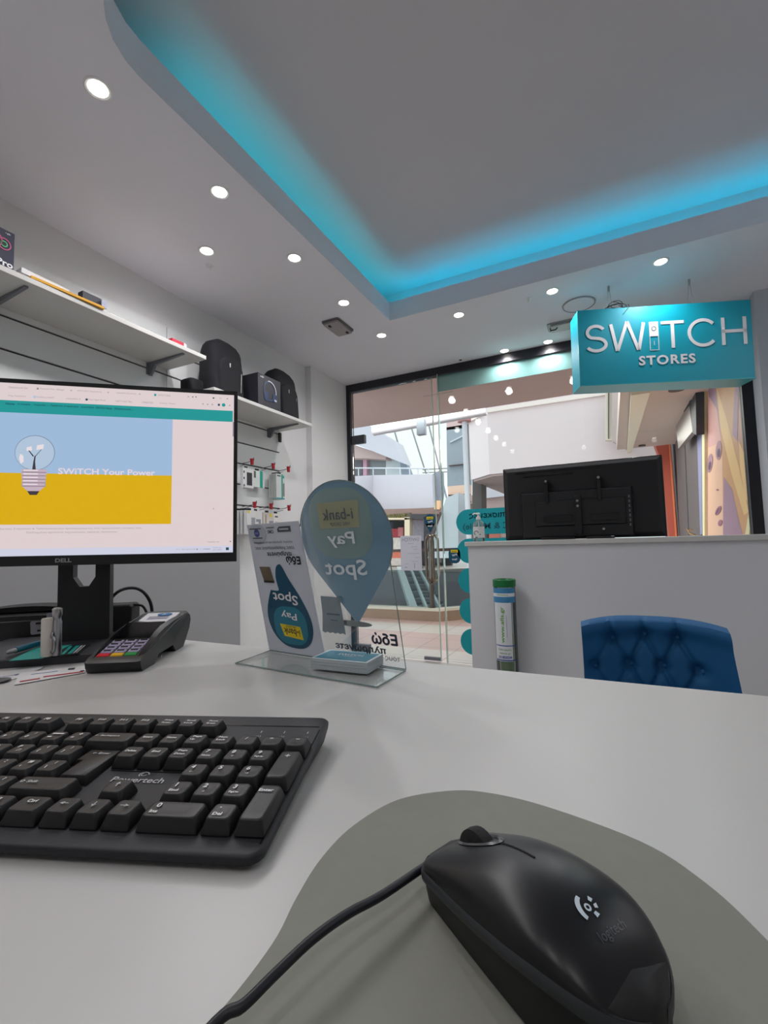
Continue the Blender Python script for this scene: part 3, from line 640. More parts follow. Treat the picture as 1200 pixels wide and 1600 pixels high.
for k in range(5):
    pts = []
    for j in range(14):
        a = j/13*2*PI*.85+k
        pts.append((.21+.055*cos(a)*(1-.08*k), .018+.016*sin(a)+.004*k, -.04+.02*sin(a*1.3+k)))
    mb.tube(pts, .0017, n=6)
mb.tube([(.27, .03, -.03), (.26, .0, .004), (.235, -.03, .006)], .0017, n=6)
o = mb.build('cable_coil', BLK); o.matrix_world = SM; tag(o, 'tangled dark cable lying on top of the hanging sign', 'cable')

# ================================================================ left wall: slat panels, shelves, goods
def slatpanel(y0, y1, label):
    t = thing('slat_wall_panel', label, 'wall panel', (-2.03, y0, 0), 0, 'slat wall panels on the left wall')
    zs = [Z(-.78+.1285*k) for k in range(20) if Z(-.78+.1285*k) < Z(1.15)]
    zs = [z for z in [Z(.896-.1285*k) for k in range(-1, 13)] if z > .05]
    zs = sorted(zs); zs = [z for z in zs if z > Z(.1)]; ed = [Z(.075)]+zs+[Z(1.151)]
    mb = MB()
    for k in range(len(ed)-1):
        a = ed[k]+(.0045 if k else 0); b = ed[k+1]-(.0045 if k < len(ed)-2 else 0)
        mb.bb((0, 0, a), (.014, y1-y0-.002, b))
    mb.build('boards', SLATM, t)
    mb = MB()
    for z in zs: mb.bb((.001, 0, z-.0045), (.006, y1-y0-.002, z+.0045))
    mb.build('groove_channels', GROOVE, t); return t
slatpanel(-.2, 1.60, 'long white slatted wall panel with dark grooves behind the monitor'); slatpanel(1.602, 2.507, 'white slatted wall panel with dark grooves at the far end of the left wall')
def shelf(y0, y1, zb, br, label, fr_x=-1.745):
    t = thing('wall_shelf', label, 'shelf', (-2.016, y0, zb))
    w = fr_x+2.016
    MB().bb((.001, 0, 0), (w, y1-y0, .019)).build('board', LAM, t, bev=.0012)
    for b in br:
        mb = MB(); pr = [(.002, -.0005), (w-.03, -.0005), (w-.03, -.007), (.05, -.02), (.022, -.06), (.002, -.065)]
        mb.loft([[(x, b-y0-.006, z) for x, z in pr], [(x, b-y0+.006, z) for x, z in pr]]); mb.bb((.0005, b-y0-.017, -.062), (.004, b-y0+.017, -.004)); mb.build('bracket', GREYMET, t)
    return t
shelf(-.1, 1.61, Z(.925), (.30, .845, 1.50), 'upper long white wall shelf with grey brackets, above the monitor')
shelf(1.66, 2.505, Z(.785), (1.78, 2.39), 'lower white wall shelf by the corner pier, holding two backpacks')
S1, S2 = Z(.9445), Z(.8045)
t = thing('fan_box', 'dark printed box with coloured rings and white word Pro on the upper shelf', 'box', (-1.80, .72, S1))
MB().bb((-.08, -.16, 0), (.04, .08, .134)).build('carton', mat('carton_navy', (34, 36, 58), .4, var=.15, scale=12), t, bev=.001)
mb = MB(); FX = frm((.0415, 0, 0), (0, 1, 0), (0, 0, 1), (1, 0, 0))
for cy, cz, r, c in ((.015, .088, .030, 0), (.05, .082, .020, 0), (.05, .082, .010, 2), (.015, .088, .018, 1)):
    mb.loft([[(cy+q*cos(2*PI*k/24), cz+q*sin(2*PI*k/24), .0006) for k in range(24)] for q in (r, r-.003)], c, FX, cap=False)
mb.text('2 Pro', FX @ Matrix.Translation((.04, .018, .0006)), w=.072, h=.022, mi=3, bold=.03); mb.text('rgb', FX @ Matrix.Translation((.06, .122, .0006)), w=.014, h=.006, mi=3)
mb.build('print', [mat('ring_pink', (196, 86, 130), .4), mat('ring_cyan', (60, 170, 190), .4), mat('ring_green', (90, 190, 120), .4), TXTW], t)
o = MB().prism([(-.10, -.115), (.09, -.13), (.10, .12), (-.09, .13)], 0, .010, ch=.002).build('envelope', mat('envelope_yellow', (214, 158, 40), .6, var=.05), bev=.001); o.location = (-1.835, .975, S1); tag(o, 'yellow padded envelope lying flat on the upper shelf', 'envelope')
o = MB().prism([(-.08, -.10), (.07, -.11), (.06, .05), (-.09, .04)], 0, .018).build('paper_stack', PAPER); o.location = (-1.825, .93, S1+.0105); tag(o, 'small stack of white paper on the yellow envelope', 'paper')
o = MB().box((0, 0, .017), (.03, .07, .032)).box((.022, .042, .012), (.006, .02, .03), 1).build('small_carton', [mat('carton_dark', (36, 38, 52), .5), mat('silver_card', (170, 176, 196), .3)]); o.location = (-1.765, 1.055, S1+.0105); tag(o, 'small dark carton standing on the yellow envelope end', 'box')
t = thing('red_box', 'small red and white box near the end of the upper shelf', 'box', (-1.79, 1.46, S1))
MB().bb((-.03, -.035, 0), (.03, .03, .022)).build('carton', mat('carton_red', (188, 34, 60), .5), t); MB().bb((-.03, .03, 0), (.03, .045, .022)).build('end_flap', PAPER, t)
o = MB().box((0, 0, .0012), (.05, .08, .002)).build('leaflet', mat('leaflet_pink', (214, 190, 192), .6)); o.location = (-1.78, 1.24, S1); tag(o, 'thin pale leaflet lying on the bare part of the upper shelf', 'leaflet')
# backpacks
def backpack(name, label, loc, w, d, h, lean, rz, seed):
    t = thing(name, label, 'backpack', loc, rz)
    mb = MB(); rings = []; N = 26
    rnd = random.Random(seed)
    for k in range(15):
        v = k/14; ww = w*(1-.04*v)*(1 if v < .66 else math.sqrt(max(.10, 1-((v-.66)/.36)**3.0))); dd = d*(1-.28*v)*(1 if v < .75 else math.sqrt(max(.05, 1-((v-.75)/.27)**2)))
        ring = []
        for i in range(N):
            a = 2*PI*i/N; ex = 2/3.6
            x = abs(cos(a))**ex*(1 if cos(a) > 0 else -1)*dd/2; y = abs(sin(a))**ex*(1 if sin(a) > 0 else -1)*ww/2
            n_ = .004*sin(5*v*PI+i*1.3+seed)
            ring.append((x*(1+n_*6)+.0+lean*v, y*(1+n_*3), h*v))
        rings.append(ring)
    mb.loft(rings); mb.build('body', FAB, t, sharp=60)
    fx = d/2*.86+lean*.4
    mb = MB()
    rr = []
    for k in range(9):
        v = .06+.60*k/8; ww = w*.74*(1 if k < 6 else math.sqrt(max(.1, 1-((k-5.5)/3)**2))); ring = []
        for i in range(16):
            a = 2*PI*i/16; ex = 2/4.5
            ring.append((fx*.80+lean*(v-.4)+abs(cos(a))**ex*(1 if cos(a) > 0 else -1)*.028, abs(sin(a))**ex*(1 if sin(a) > 0 else -1)*ww/2, h*v))
        rr.append(ring)
    mb.loft(rr); mb.build('front_pocket', FAB, t, sharp=60)
    pts = [(lean*.9-.01, -.03, h*.97), (lean-.005, -.028, h*1.012), (lean-.005, .028, h*1.012), (lean*.9-.01, .03, h*.97)]
    MB().tube(pts, .006).build('handle', FAB, t)
    MB().tube([(fx*.8+.030+lean*.25, w*.24, h*.12), (fx*.8+.032+lean*.3, w*.25, h*.45)], .0015, n=6).build('zipper', STEEL, t)
    MB().box((fx*.8+.03, -w*.10, h*.52), (.003, .006, .022)).build('zip_pull', mat('pull_silver', (200, 200, 204), .3, metal=.8), t)
    return t
FAB = mat('backpack_fabric', (20, 20, 26), .85, var=.2, scale=60, bump=.5)
backpack('backpack', 'black backpack on the lower shelf, nearest the long shelf end', (-1.875, 1.835, S2), .235, .17, .325, .0, 0, 1)
backpack('backpack', 'black backpack on the lower shelf beside the corner pier', (-1.872, 2.345, S2), .235, .165, .335, -.02, 0, 4)
t = thing('headset_box', 'black carton with a blue headphone picture between the two backpacks', 'box', (-1.86, 2.11, S2))
MB().bb((-.08, -.10, 0), (.09, .10, .195)).build('carton', mat('carton_black', (40, 40, 48), .45), t, bev=.001)
mb = MB(); FX = frm((.0915, 0, .1), (0, 1, 0), (0, 0, 1), (1, 0, 0))
mb.loft([[(.0+q*cos(2*PI*k/28), .01+q*1.05*sin(2*PI*k/28), .0006) for k in range(28)] for q in (.058, .048)], 0, FX, cap=False)
mb.loft([[(.0+q*cos(2*PI*k/28-.6)*1.0, .01+q*1.05*sin(2*PI*k/28-.6), .0009) for k in range(12)] for q in (.058, .054)], 2, FX, cap=False, closed=False)
mb.prism(ell(-.03, -.028, .02, .03, 18), .0002, .0012, 1, FX); mb.prism(ell(.042, -.02, .018, .03, 18), .0002, .0012, 1, FX)
mb.text('audio', FX @ Matrix.Translation((-.068, .078, .0008)), w=.03, h=.010, mi=2, bold=.03); mb.text('hi', FX @ Matrix.Translation((.05, -.035, .0014)), w=.018, h=.012, mi=2, bold=.03)
mb.build('print', [mat('headset_blue', (38, 60, 92), .4), mat('headset_blue2', (30, 52, 86), .4), TXTW], t)
o = MB().prism(rrect(.15, .09, .03), 0, .075, ch=.02).build('pouch', FAB, sharp=60); o.location = (-1.93, 1.71, S2); o.rotation_euler = (0, 0, PI/2); tag(o, 'low black pouch lying left of the first backpack on the lower shelf', 'pouch')
# hooks with red stop clips, goods hanging on them
def hook(y, z, ln=.10):
    t = thing('display_hook', 'slat wall hook', 'hook', (-2.015, y, z), 0, 'display hooks with red clips on the slat wall')
    MB().tube([(0, 0, -.004), (ln*.7, 0, .001), (ln, 0, .012), (ln+.012, 0, .024)], .0021, n=6).tube([(0, 0, -.018), (ln*.5, 0, -.010)], .0015, n=6).build('prong', mat('hook_dark', (90, 84, 86), .3, metal=.7), t)
    MB().box((ln-.004, 0, -.001), (.015, .016, .034)).box((ln-.004, 0, .014), (.02, .020, .01)).build('stop_clip', RED, t, bev=.002); return t
HK = [(2.47, .510, 'rightmost of the upper row'), (2.315, .510, 'middle of the upper row above the teal packs'), (2.12, .510, 'leftmost of the upper row, by the monitor edge'),
      (2.47, .250, 'rightmost of the lower row'), (2.29, .250, 'middle of the lower row'), (2.14, .250, 'leftmost of the lower row, by the monitor edge')]
h0 = hook(HK[0][0], Z(HK[0][1])); h0['label'] = 'dark wire display hook with red clip, ' + HK[0][2]
for y, z, lb_ in HK[1:]: dup(h0, (-2.015, y, Z(z)), label='dark wire display hook with red clip, ' + lb_)
def pack(y, zt, w, h, d, x, label, cols, name='blister_pack', group=None):
    """hanging retail pack facing the shop"""
    t = thing(name, label, 'retail pack', (x, y, Z(zt)-h), 0, group)
    MB().bb((0, -w/2, 0), (d, w/2, h)).bb((0, -w*.16, h), (.001, w*.16, h+.014), 1).build('pack', [mat('pack_base_%d_%d_%d' % cols[0], cols[0], .45), BLK], t)
    mb = MB(); F = frm((d, 0, 0), (0, 1, 0), (0, 0, 1), (1, 0, 0)); ms = []
    for k, (x0, y0, x1, y1, c) in enumerate(cols[1:]):
        mb.bb((x0*w-w/2, y0*h, .0003), (x1*w-w/2, y1*h, .0008+.0002*k), k, F); ms.append(mat('ink_%d_%d_%d' % c, c, .5))
    mb.build('print', ms, t); return t
Wp, Gp = (214, 214, 214), (178, 184, 182)
pack(2.105, .470, .09, .125, .02, -1.955, 'white charger pack showing a black plug on the upper left hook', [Wp, (.35, .18, .85, .8, (44, 44, 50)), (.05, .1, .15, .2, (50, 50, 56)), (.05, .45, .15, .55, (50, 50, 56)), (.05, .75, .15, .85, (50, 50, 56)), (0, 0, 1, .05, (120, 120, 124))])
pack(2.235, .475, .115, .105, .012, -1.985, 'flat white cable pack with a teal edge on the upper row', [(208, 214, 210), (.62, .0, .85, 1, (24, 150, 132)), (.15, .55, .3, .95, (90, 94, 92))])
p0 = pack(2.395, .470, .082, .165, .008, -1.99, 'teal edged white cable pack hanging in the upper row', [(196, 202, 200), (.0, .0, 1, .05, (30, 140, 150)), (.62, .03, .78, 1, (24, 150, 132)), (.8, .85, .95, .95, (24, 150, 132)), (.82, .12, .87, .62, (150, 60, 70)), (.92, .12, .97, .66, (54, 58, 62)), (.1, .9, .5, .95, (90, 90, 94))], group='teal edged cable packs one behind another')
p0['label'] = 'teal edged white cable pack in the row of five on the middle hook'
for k in range(1, 5): dup(p0, (-1.99+.0135*k, 2.395, p0.location.z), label='teal edged white cable pack in the row of five on the middle hook')
q0 = pack(2.075, .215, .09, .14, .012, -1.985, 'x', [Wp, (.05, .0, .12, 1, Gp), (.35, .1, .5, .2, (80, 80, 86)), (.2, .88, .4, .98, (216, 200, 60)), (.55, .2, .9, .7, (150, 152, 156))], group='white cable packs on the lower left hook')
q0['label'] = 'white accessory pack in the row beside the monitor on the lower left hook'
for k in range(1, 4): dup(q0, (-1.985+.02*k, 2.075+.008*k, q0.location.z), label='white accessory pack in the row beside the monitor on the lower left hook')
pack(2.175, .215, .085, .13, .016, -1.945, 'white pack with yellow corner and grey plug picture, lower row', [Wp, (.1, .1, .85, .62, (140, 142, 150)), (.3, .2, .6, .5, (206, 208, 212)), (.05, .78, .35, .98, (222, 206, 50))])
pack(2.30, .213, .10, .13, .016, -1.965, 'beige pack with a yellow corner in the middle of the lower row', [(206, 196, 188), (.55, .2, .95, .6, (136, 140, 152)), (.62, .78, .8, .96, (222, 206, 50)), (.2, .2, .28, .9, (140, 130, 130))])
pack(2.41, .213, .10, .13, .012, -1.985, 'plain white pack at the right end of the lower row', [(222, 220, 218), (.3, .3, .6, .6, (188, 190, 194)), (.3, .8, .6, .88, (90, 90, 92)), (.05, .0, .12, 1, (196, 206, 160))])
o = MB().box((0, 0, 0), (.012, .02, .065)).build('black_clip', BLK); o.location = (-2.0, 2.485, Z(.74)); tag(o, 'black strip clip hanging beside the lower shelf bracket', 'clip')

o = MB().bb((-2.029, -.2, 0), (-1.955, 2.05, Z(.068))).build('added_low_panel', mat('low_panel_grey', (150, 150, 152), .6, var=.02)); tag(o, 'low grey cabinet front along the left wall behind the monitor', 'cabinet')  # grey box added so the lower wall reads darker behind the monitor

# ================================================================ divider with TV, sanitiser, tube; chair
dv = thing('counter_divider', 'white reception divider with overhanging top board behind the blue chair', 'counter', (-.66, 2.30, 0))
MB().bb((0, 0, 0), (1.442, .38, Z(-.028))).build('body', mat('divider_white', (212, 213, 217), .5, var=.012, scale=5), dv)
MB().bb((-.013, -.014, Z(-.028)), (1.442, .39, Z(-.006))).build('top_board', LAM, dv, bev=.0015)
DT = Z(-.006)
tv = thing('television', 'black flat television seen from behind on the white divider', 'television', (-.137, 2.475, DT))
ZT0, ZT1 = .002, .381
XL, XR = -.366, .366
prof = [(XL, 0), (XR, 0)]
MB().bb((XL, .0, ZT0), (XR, .022, ZT1)).build('frame', BLKG, tv, bev=.003)
mb = MB()
def fru(x0, x1, z0, z1, y0, y1, i=.012): return [[(x0, y0, z0), (x1, y0, z0), (x1, y0, z1), (x0, y0, z1)], [(x0+i, y1, z0+i), (x1-i, y1, z0+i), (x1-i, y1, z1-i), (x0+i, y1, z1-i)]]
mb.loft(fru(XL+.004, XR-.004, ZT0+.003, ZT1-.003, 0, -.02, .02)); mb.build('back_cover', BLKM, tv, bev=.002)
MB().loft(fru(-.275, .235, ZT0+.005, .245, -.0195, -.04, .008)).build('electronics_housing', BLK, tv, bev=.002)
MB().loft(fru(-.205, .205, .065, .195, -.0395, -.048, .006)).build('housing_step', BLK, tv, bev=.001)
MB().bb((-.165, -.052, .085), (-.03, -.0475, .12)).build('grip_recess', BLKG, tv, bev=.002); MB().bb((.05, -.052, .085), (.175, -.0475, .12)).build('grip_recess', BLKG, tv, bev=.002)
for x in (-.146, .094): 
    MB().bb((x-.008, -.052, .06 if x > 9 else .18), (x+.008, -.022, .30)).build('mount_arm', BLKG, tv, bev=.002)
    MB().lathe([(.007, 0), (.005, .004)], 0, Matrix.Translation((x, -.053, .292)) @ Matrix.Rotation(PI/2, 4, 'X'), 12).build('screw', STEEL, tv)
MB().bb((-.02, -.064, .02), (.012, -.045, .215)).build('stand_bar', BLKG, tv, bev=.003)
for z in (.185, .160, ): MB().lathe([(.007, 0), (.005, .004)], 0, Matrix.Translation((-.004, -.065, z)) @ Matrix.Rotation(PI/2, 4, 'X'), 12).build('screw', STEEL, tv)
MB().lathe([(.009, 0), (.006, .005)], 0, Matrix.Translation((.105, -.05, .045)) @ Matrix.Rotation(PI/2, 4, 'X'), 12).build('screw', STEEL, tv)
for x0, x1 in ((-.175, -.02), (.03, .15)): MB().bb((x0, -.11, 0), (x1, .05, .012)).build('foot', BLKG, tv, bev=.003)
mb = MB()
for k in range(7): mb.bb((.215, -.0415, .055+k*.022), (.222, -.0395, .068+k*.022))
mb.build('sockets', mat('socket_grey', (96, 96, 100), .4), tv)
MB().bb((-.30, -.0215, .345), (.10, -.0195, .352)).bb((-.26, -.0225, .325), (-.02, -.0205, .330)).build('vent_slots', BLKG, tv)
# sanitiser
CLB = glassmat('clear_bottle', (.93, .96, .95), .12, .16, (200, 210, 206))
sa = thing('sanitizer_bottle', 'clear pump bottle of hand sanitiser on the left end of the divider', 'bottle', (-.628, 2.405, DT))
MB().lathe([(.026, 0), (.029, .004), (.029, .085), (.024, .10), (.012, .112), (.010, .118)], 0, n=28).build('bottle', CLB, sa)
MB().lathe([(.0295, .02), (.0296, .078)], 0, n=28).build('label', mat('label_pale', (206, 208, 206), .5), sa)
mb = MB(); LF = frm((0, -.0302, .045), (1, 0, 0), (0, 0, 1), (0, -1, 0))
mb.loft([[(q*cos(2*PI*k/20)-.006, q*sin(2*PI*k/20), .0) for k in range(15)] for q in (.012, .009)], 0, LF, cap=False, closed=False); mb.prism(ell(.014, -.008, .003, .003, 10), 0, .001, 0, LF); mb.box((-.006, -.022, 0), (.012, .004, .001), 0, LF)
mb.build('label_print', TXTK, sa)
MB().lathe([(.012, .116), (.012, .130), (.006, .132), (.006, .142), (.009, .143), (.009, .150), (.003, .152)], 0, n=18).tube([(0, 0, .148), (-.02, -.002, .149), (-.030, -.003, .143)], .0035, n=8).build('pump', PAPER, sa)
MB().tube([(0, 0, .115), (.004, 0, .02)], .0022, n=6).build('dip_tube', PAPER, sa)
# battery recycling tube
tb = thing('battery_tube', 'tall clear battery recycling tube with green lid beside the divider', 'recycling tube', (-.468, 2.215, 0))
TT = Z(-.185)
MB().lathe([(.048, .0), (.05, .004), (.05, TT-.012), (.0485, TT-.012), (.0485, .004), (.02, .003)], 0, n=36).build('tube', glassmat('tube_clear', (.93, .955, .95), .10, .10, (190, 200, 198)), tb)
MB().lathe([(.05, TT-.035), (.053, TT-.033), (.053, TT-.003), (.050, TT), (.040, TT), (.036, TT-.006), (.01, TT-.006)], 0, n=36).build('lid', mat('lid_green', (8, 104, 50), .4), tb)
lb1 = MB(); BL1 = mat('label_blue', (60, 130, 176), .5)
def arcband(mb, z0, z1, a0, a1, mi, r=.0507, n=14):
    P = [(r*sin(a0+(a1-a0)*k/n), -r*cos(a0+(a1-a0)*k/n)) for k in range(n+1)]
    mb.loft([[(x, y, z0) for x, y in P], [(x, y, z1) for x, y in P]], mi, cap=False, closed=False)
arcband(lb1, TT-.062, TT-.038, -1.3, 1.3, 0); arcband(lb1, TT-.078, TT-.062, -1.3, 1.3, 1); arcband(lb1, TT-.105, TT-.078, -1.3, 1.3, 0); arcband(lb1, TT-.37, TT-.105, -1.0, .75, 1, .0505)
arcband(lb1, TT-.302, TT-.298, -.9, 1.1, 2, .051); arcband(lb1, TT-.368, TT-.363, -.9, 1.1, 2, .051)
lb1.build('label', [BL1, mat('label_white', (214, 218, 222), .5), mat('label_line', (30, 70, 150), .5)], tb)
def wraptext(body, w, h, mi, zc, rot, r=.0512, x0=0, bold=.01):
    m = MB(); m.text(body, Matrix.Rotation(rot, 4, 'Z'), w=w, h=h, bold=bold)
    out = []
    for x, y, z in m.v:
        a = (x+x0)/r; out.append((r*sin(a), -r*cos(a), zc+y))
    return out, m.f
mb = MB()
for body, w, h, mi, zc, rot, x0, b in (('www.afis.gr', .165, .022, 0, TT-.205, PI/2, -.004, .015), ('·  battery collection point', .11, .005, 1, TT-.215, PI/2, .014, 0), ('Όταν γεμίσω', .062, .011, 0, TT-.318, 0, 0, .01), ('κάλεσέ με', .05, .010, 0, TT-.335, 0, 0, .01), ('210 8030244', .066, .013, 1, TT-.352, 0, 0, .02), ('Recycling', .05, .007, 0, TT-.070, 0, 0, .01)):
    v, f = wraptext(body, w, h, mi, zc, rot, .0514, x0, b); mb.add(v, f, mi)
mb.build('lettering', [mat('ink_green', (96, 160, 30), .5), mat('ink_blue', (30, 60, 150), .5)], tb)
MB().lathe([(.03, .004), (.046, .01), (.046, .47), (.04, .475)], 0, n=24).build('inner_can', mat('can_green', (86, 152, 40), .5, var=.15, scale=20), tb)
bt = MB()
for k in range(10): bt.cyl((-.02+.013*(k % 4), -.01+.014*(k//4), .475), .0065, .045, k % 3, 12)
bt.build('battery', [STEEL, mat('cell_grey', (90, 96, 92), .4), mat('cell_red', (150, 60, 50), .4)], tb)
# tufted chair
ch = thing('tufted_chair', 'dark blue velvet chair with button tufted back in front of the divider', 'chair', (.09, 1.66, 0), 0)
VEL = mat('velvet_blue', (14, 84, 132), .7, var=.10, scale=14, bump=.2)
zt_, zb_ = Z(-.268), .36
BTN = [(-.110, .06), (-.015, .045), (.075, .05), (-.165, .145), (-.062, .145), (.03, .145), (.125, .145), (-.11, .24), (-.015, .24), (.075, .24)]
def chairsurf(u, v):
    # u -1..1 across, v 0 top .. 1 bottom
    wv = .192+.016*v; x = u*wv+.016*v
    y = .05-.10*abs(u)**2.6*1.0        # wraps forward at the sides
    z = zt_+(zb_-zt_)*v-.012*(abs(u)**3)*(1-v)
    lx, lz = x, (zt_-z)
    bump = 0
    for bx, bz in BTN: bump += .030*math.exp(-((lx-bx)**2+(lz-bz)**2)/(2*.014**2))
    for i in range(len(BTN)):
        for j in range(i+1, len(BTN)):
            ax, az = BTN[i]; cx, cz = BTN[j]; L2 = math.hypot(ax-cx, az-cz)
            if L2 < .125 and abs(az-cz) > .03:
                t = max(0, min(1, ((lx-ax)*(cx-ax)+(lz-az)*(cz-az))/L2**2)); d = math.hypot(lx-ax-t*(cx-ax), lz-az-t*(cz-az)); bump += .011*math.exp(-d*d/(2*.0055**2))
    for bx, bz in BTN[:3]:
        if lz < bz: bump += .012*math.exp(-((lx-bx)**2)/(2*.006**2))
    roll = .018*math.exp(-((v-.06)/.10)**2)
    return (x, y+min(bump, .03)-roll-.01*(1-abs(u)), z)
mb = MB(); NU, NV = 96, 72
front = [[chairsurf(-1+2*i/NU, j/NV) for i in range(NU+1)] for j in range(NV+1)]
vs = [p for r in front for p in r]; fs = []
for j in range(NV):
    for i in range(NU): a = j*(NU+1)+i; fs.append((a, a+NU+1, a+NU+2, a+1))
o0 = len(vs)
back = []
for j in range(NV+1):
    for i in range(NU+1):
        u = -1+2*i/NU; v = j/NV; wv = .192+.016*v; e = 1+.03*(1-v)
        back.append((u*wv*e+.016*v, .05-.10*abs(u)**2.6+.06+.0*v, zt_+(zb_-zt_)*v+.004-.012*(abs(u)**3)*(1-v)))
vs += back
for j in range(NV):
    for i in range(NU): a = o0+j*(NU+1)+i; fs.append((a, a+1, a+NU+2, a+NU+1))
for i in range(NU): fs.append((i, i+1, o0+i+1, o0+i)); a = NV*(NU+1)+i; fs.append((a, o0+a, o0+a+1, a+1))
for j in range(NV): a = j*(NU+1); fs.append((a, o0+a, o0+a+NU+1, a+NU+1)); a += NU; fs.append((a, a+NU+1, o0+a+NU+1, o0+a))
mb.add(vs, fs); mb.build('backrest', VEL, ch, sharp=70)
for bx, bz in BTN[:7]:
    u = bx/.195; p = chairsurf(u, bz/(zt_-zb_)); MB().lathe([(.0075, 0), (.007, .003), (.003, .006)], 0, Matrix.Translation((p[0], p[1]-.002, p[2])) @ Matrix.Rotation(PI/2, 4, 'X'), 14).build('button', VEL, ch)
MB().prism(rrect(.40, .40, .06, 6, 0, -.13), .28, .37, ch=.012).build('seat', VEL, ch, sharp=60)
for sx in (-1, 1):
    for yy in (-.28, .02): MB().lathe([(.010, 0), (.018, .28)], 0, Matrix.Translation((sx*.16, yy, 0)), 14).build('leg', mat('leg_black_wood', (34, 28, 26), .4), ch)

# ================================================================ stickers on the shop window
def pill(x0, x1, zc, h, n=14):
    r = h/2; return [(x0+r-r*sin(a), zc+r*cos(a)) for a in [PI*k/n for k in range(n+1)]] + [(x1-r+r*sin(a), zc-r*cos(a)) for a in [PI*k/n for k in range(n+1)]]
def onpane(mb, poly, mi, lift=.0, th=.0006):
    mb.loft([[(x, SF-.0066-lift, z) for x, z in poly], [(x, SF-.0066-lift-th, z) for x, z in poly]], mi)
STK = mat('sticker_teal', (0, 146, 156), .45, var=.02)
for i, (zt2, zb2, tx) in enumerate(((.140, -.040, ('Επισκευές', '(PC & Mobile)')), (.016, -.168, None), (-.202, -.390, None), (-.424, -.612, None), (-.648, -.838, None))):
    if i == 0: zt2, zb2 = .235-.0, .045
    zc = Z((zt2+zb2)/2); hh = (zt2-zb2)
    mb = MB(); onpane(mb, pill(-1.052, -.36, zc, hh), 0)
    FM = lambda x, z: frm((x, SF-.0078, z), (-1, 0, 0), (0, 0, 1), (0, -1, 0))
    if tx: mb.text(tx[0], FM(-.80, zc+.045), w=.30, h=.055, mi=1, bold=.015); mb.text(tx[1], FM(-.80, zc-.04), w=.40, h=.06, mi=1, bold=.015)
    elif i == 1: mb.text('ς', FM(-.935, zc+.045), h=.05, mi=1); mb.text('(ο', FM(-.935, zc-.04), h=.06, mi=1)
    elif i == 2: mb.text('(ο', FM(-.925, zc-.03), h=.06, mi=1)
    o = mb.build('window_sticker', [STK, TEALD]); tag(o, 'rounded teal window sticker, %s' % ('topmost, with mirrored repair lettering behind the sanitiser', 'second from the top, just left of the divider', 'third from the top, left of the divider', 'fourth from the top, left of the divider', 'lowest, near the tiled floor')[i], 'sticker', 'teal stickers on the shop window')
def bankst(x, z, label, rnd_):
    mb = MB()
    if rnd_: onpane(mb, [(x+a, z+b) for a, b in ell(0, .015, .046, .052)], 0); onpane(mb, [(x-.04, z-.01), (x, z-.085), (x+.04, z-.01)], 0)
    else: onpane(mb, rrect(.092, .115, .038, 5, x, z), 0)
    onpane(mb, [(x-.028, z+.024), (x+.028, z+.024), (x+.028, z+.045), (x-.028, z+.045)], 1, .0008)
    FM = lambda x, z: frm((x, SF-.0086, z), (-1, 0, 0), (0, 0, 1), (0, -1, 0))
    mb.text('i-bank', FM(x, z+.034), w=.045, h=.012, mi=3); mb.text('Pay', FM(x, z+.005), w=.04, h=.02, mi=2, bold=.02); mb.text('Spot', FM(x, z-.028), w=.04, h=.018, mi=2, bold=.02)
    o = mb.build('pay_sticker', [NAVY, YEL, TXTW, TXTK]); tag(o, label, 'sticker', 'pay spot stickers on the shop glass')
bankst(-1.262, Z(.150), 'petrol pin shaped pay sticker on the glass door above the handle', True); bankst(-1.075, Z(-.11), 'petrol rounded pay sticker on the fixed pane left of the teal circles', False)
mb = MB(); onpane(mb, [(-1.52, Z(-.222)), (-1.34, Z(-.222)), (-1.34, Z(.052)), (-1.52, Z(.052))], 0)
FM = lambda x, z: frm((x, SF-.0082, z), (-1, 0, 0), (0, 0, 1), (0, -1, 0))
mb.text('SWITCH', FM(-1.43, Z(.022)), w=.145, h=.026, mi=1)
for k, (zz, w_, x_) in enumerate(((-.01, .05, -1.43), (-.035, .05, -1.40), (-.055, .04, -1.39), (-.088, .10, -1.41), (-.12, .04, -1.38), (-.15, .05, -1.40), (-.17, .035, -1.47))): mb.box((x_, SF-.0079, Z(zz)), (w_, .0004, .002), 1)
mb.bb((-1.405, SF-.0081, Z(-.205)), (-1.40, SF-.0077, Z(-.165)), 1); mb.bb((-1.49, SF-.0081, Z(-.2)), (-1.465, SF-.0077, Z(-.195)), 1)
o = mb.build('paper_notice', [mat('notice_paper', (206, 206, 218), .6), mat('notice_ink', (140, 140, 160), .6)]); tag(o, 'white paper notice headed SWITCH taped to the glass door', 'notice')

# ================================================================ the desk and what stands on it
def atz(x, y, z):
    d = R2*((x-600)/FPX) - U2*((y-800)/FPX) + _f
    d = d*((z-CAMZ)/d.z); return Vector((d.x, d.y, z))
dk = thing('desk', 'wide white desk top in the foreground carrying keyboard, mouse and monitor', 'desk', (-.4, .1, 0))
MB().bb((-1.54, -.62, DESK-.036), (1.75, .4885, DESK)).build('top', LAM, dk, bev=.0012)
MB().bb((-1.5, .38, .0), (1.7, .40, DESK-.036)).build('front_panel', WHITE, dk)
MB().bb((-1.53, -.55, .0), (-1.505, .44, DESK-.036)).build('side_panel', WHITE, dk); MB().bb((1.70, -.55, .0), (1.73, .44, DESK-.036)).build('side_panel', WHITE, dk)

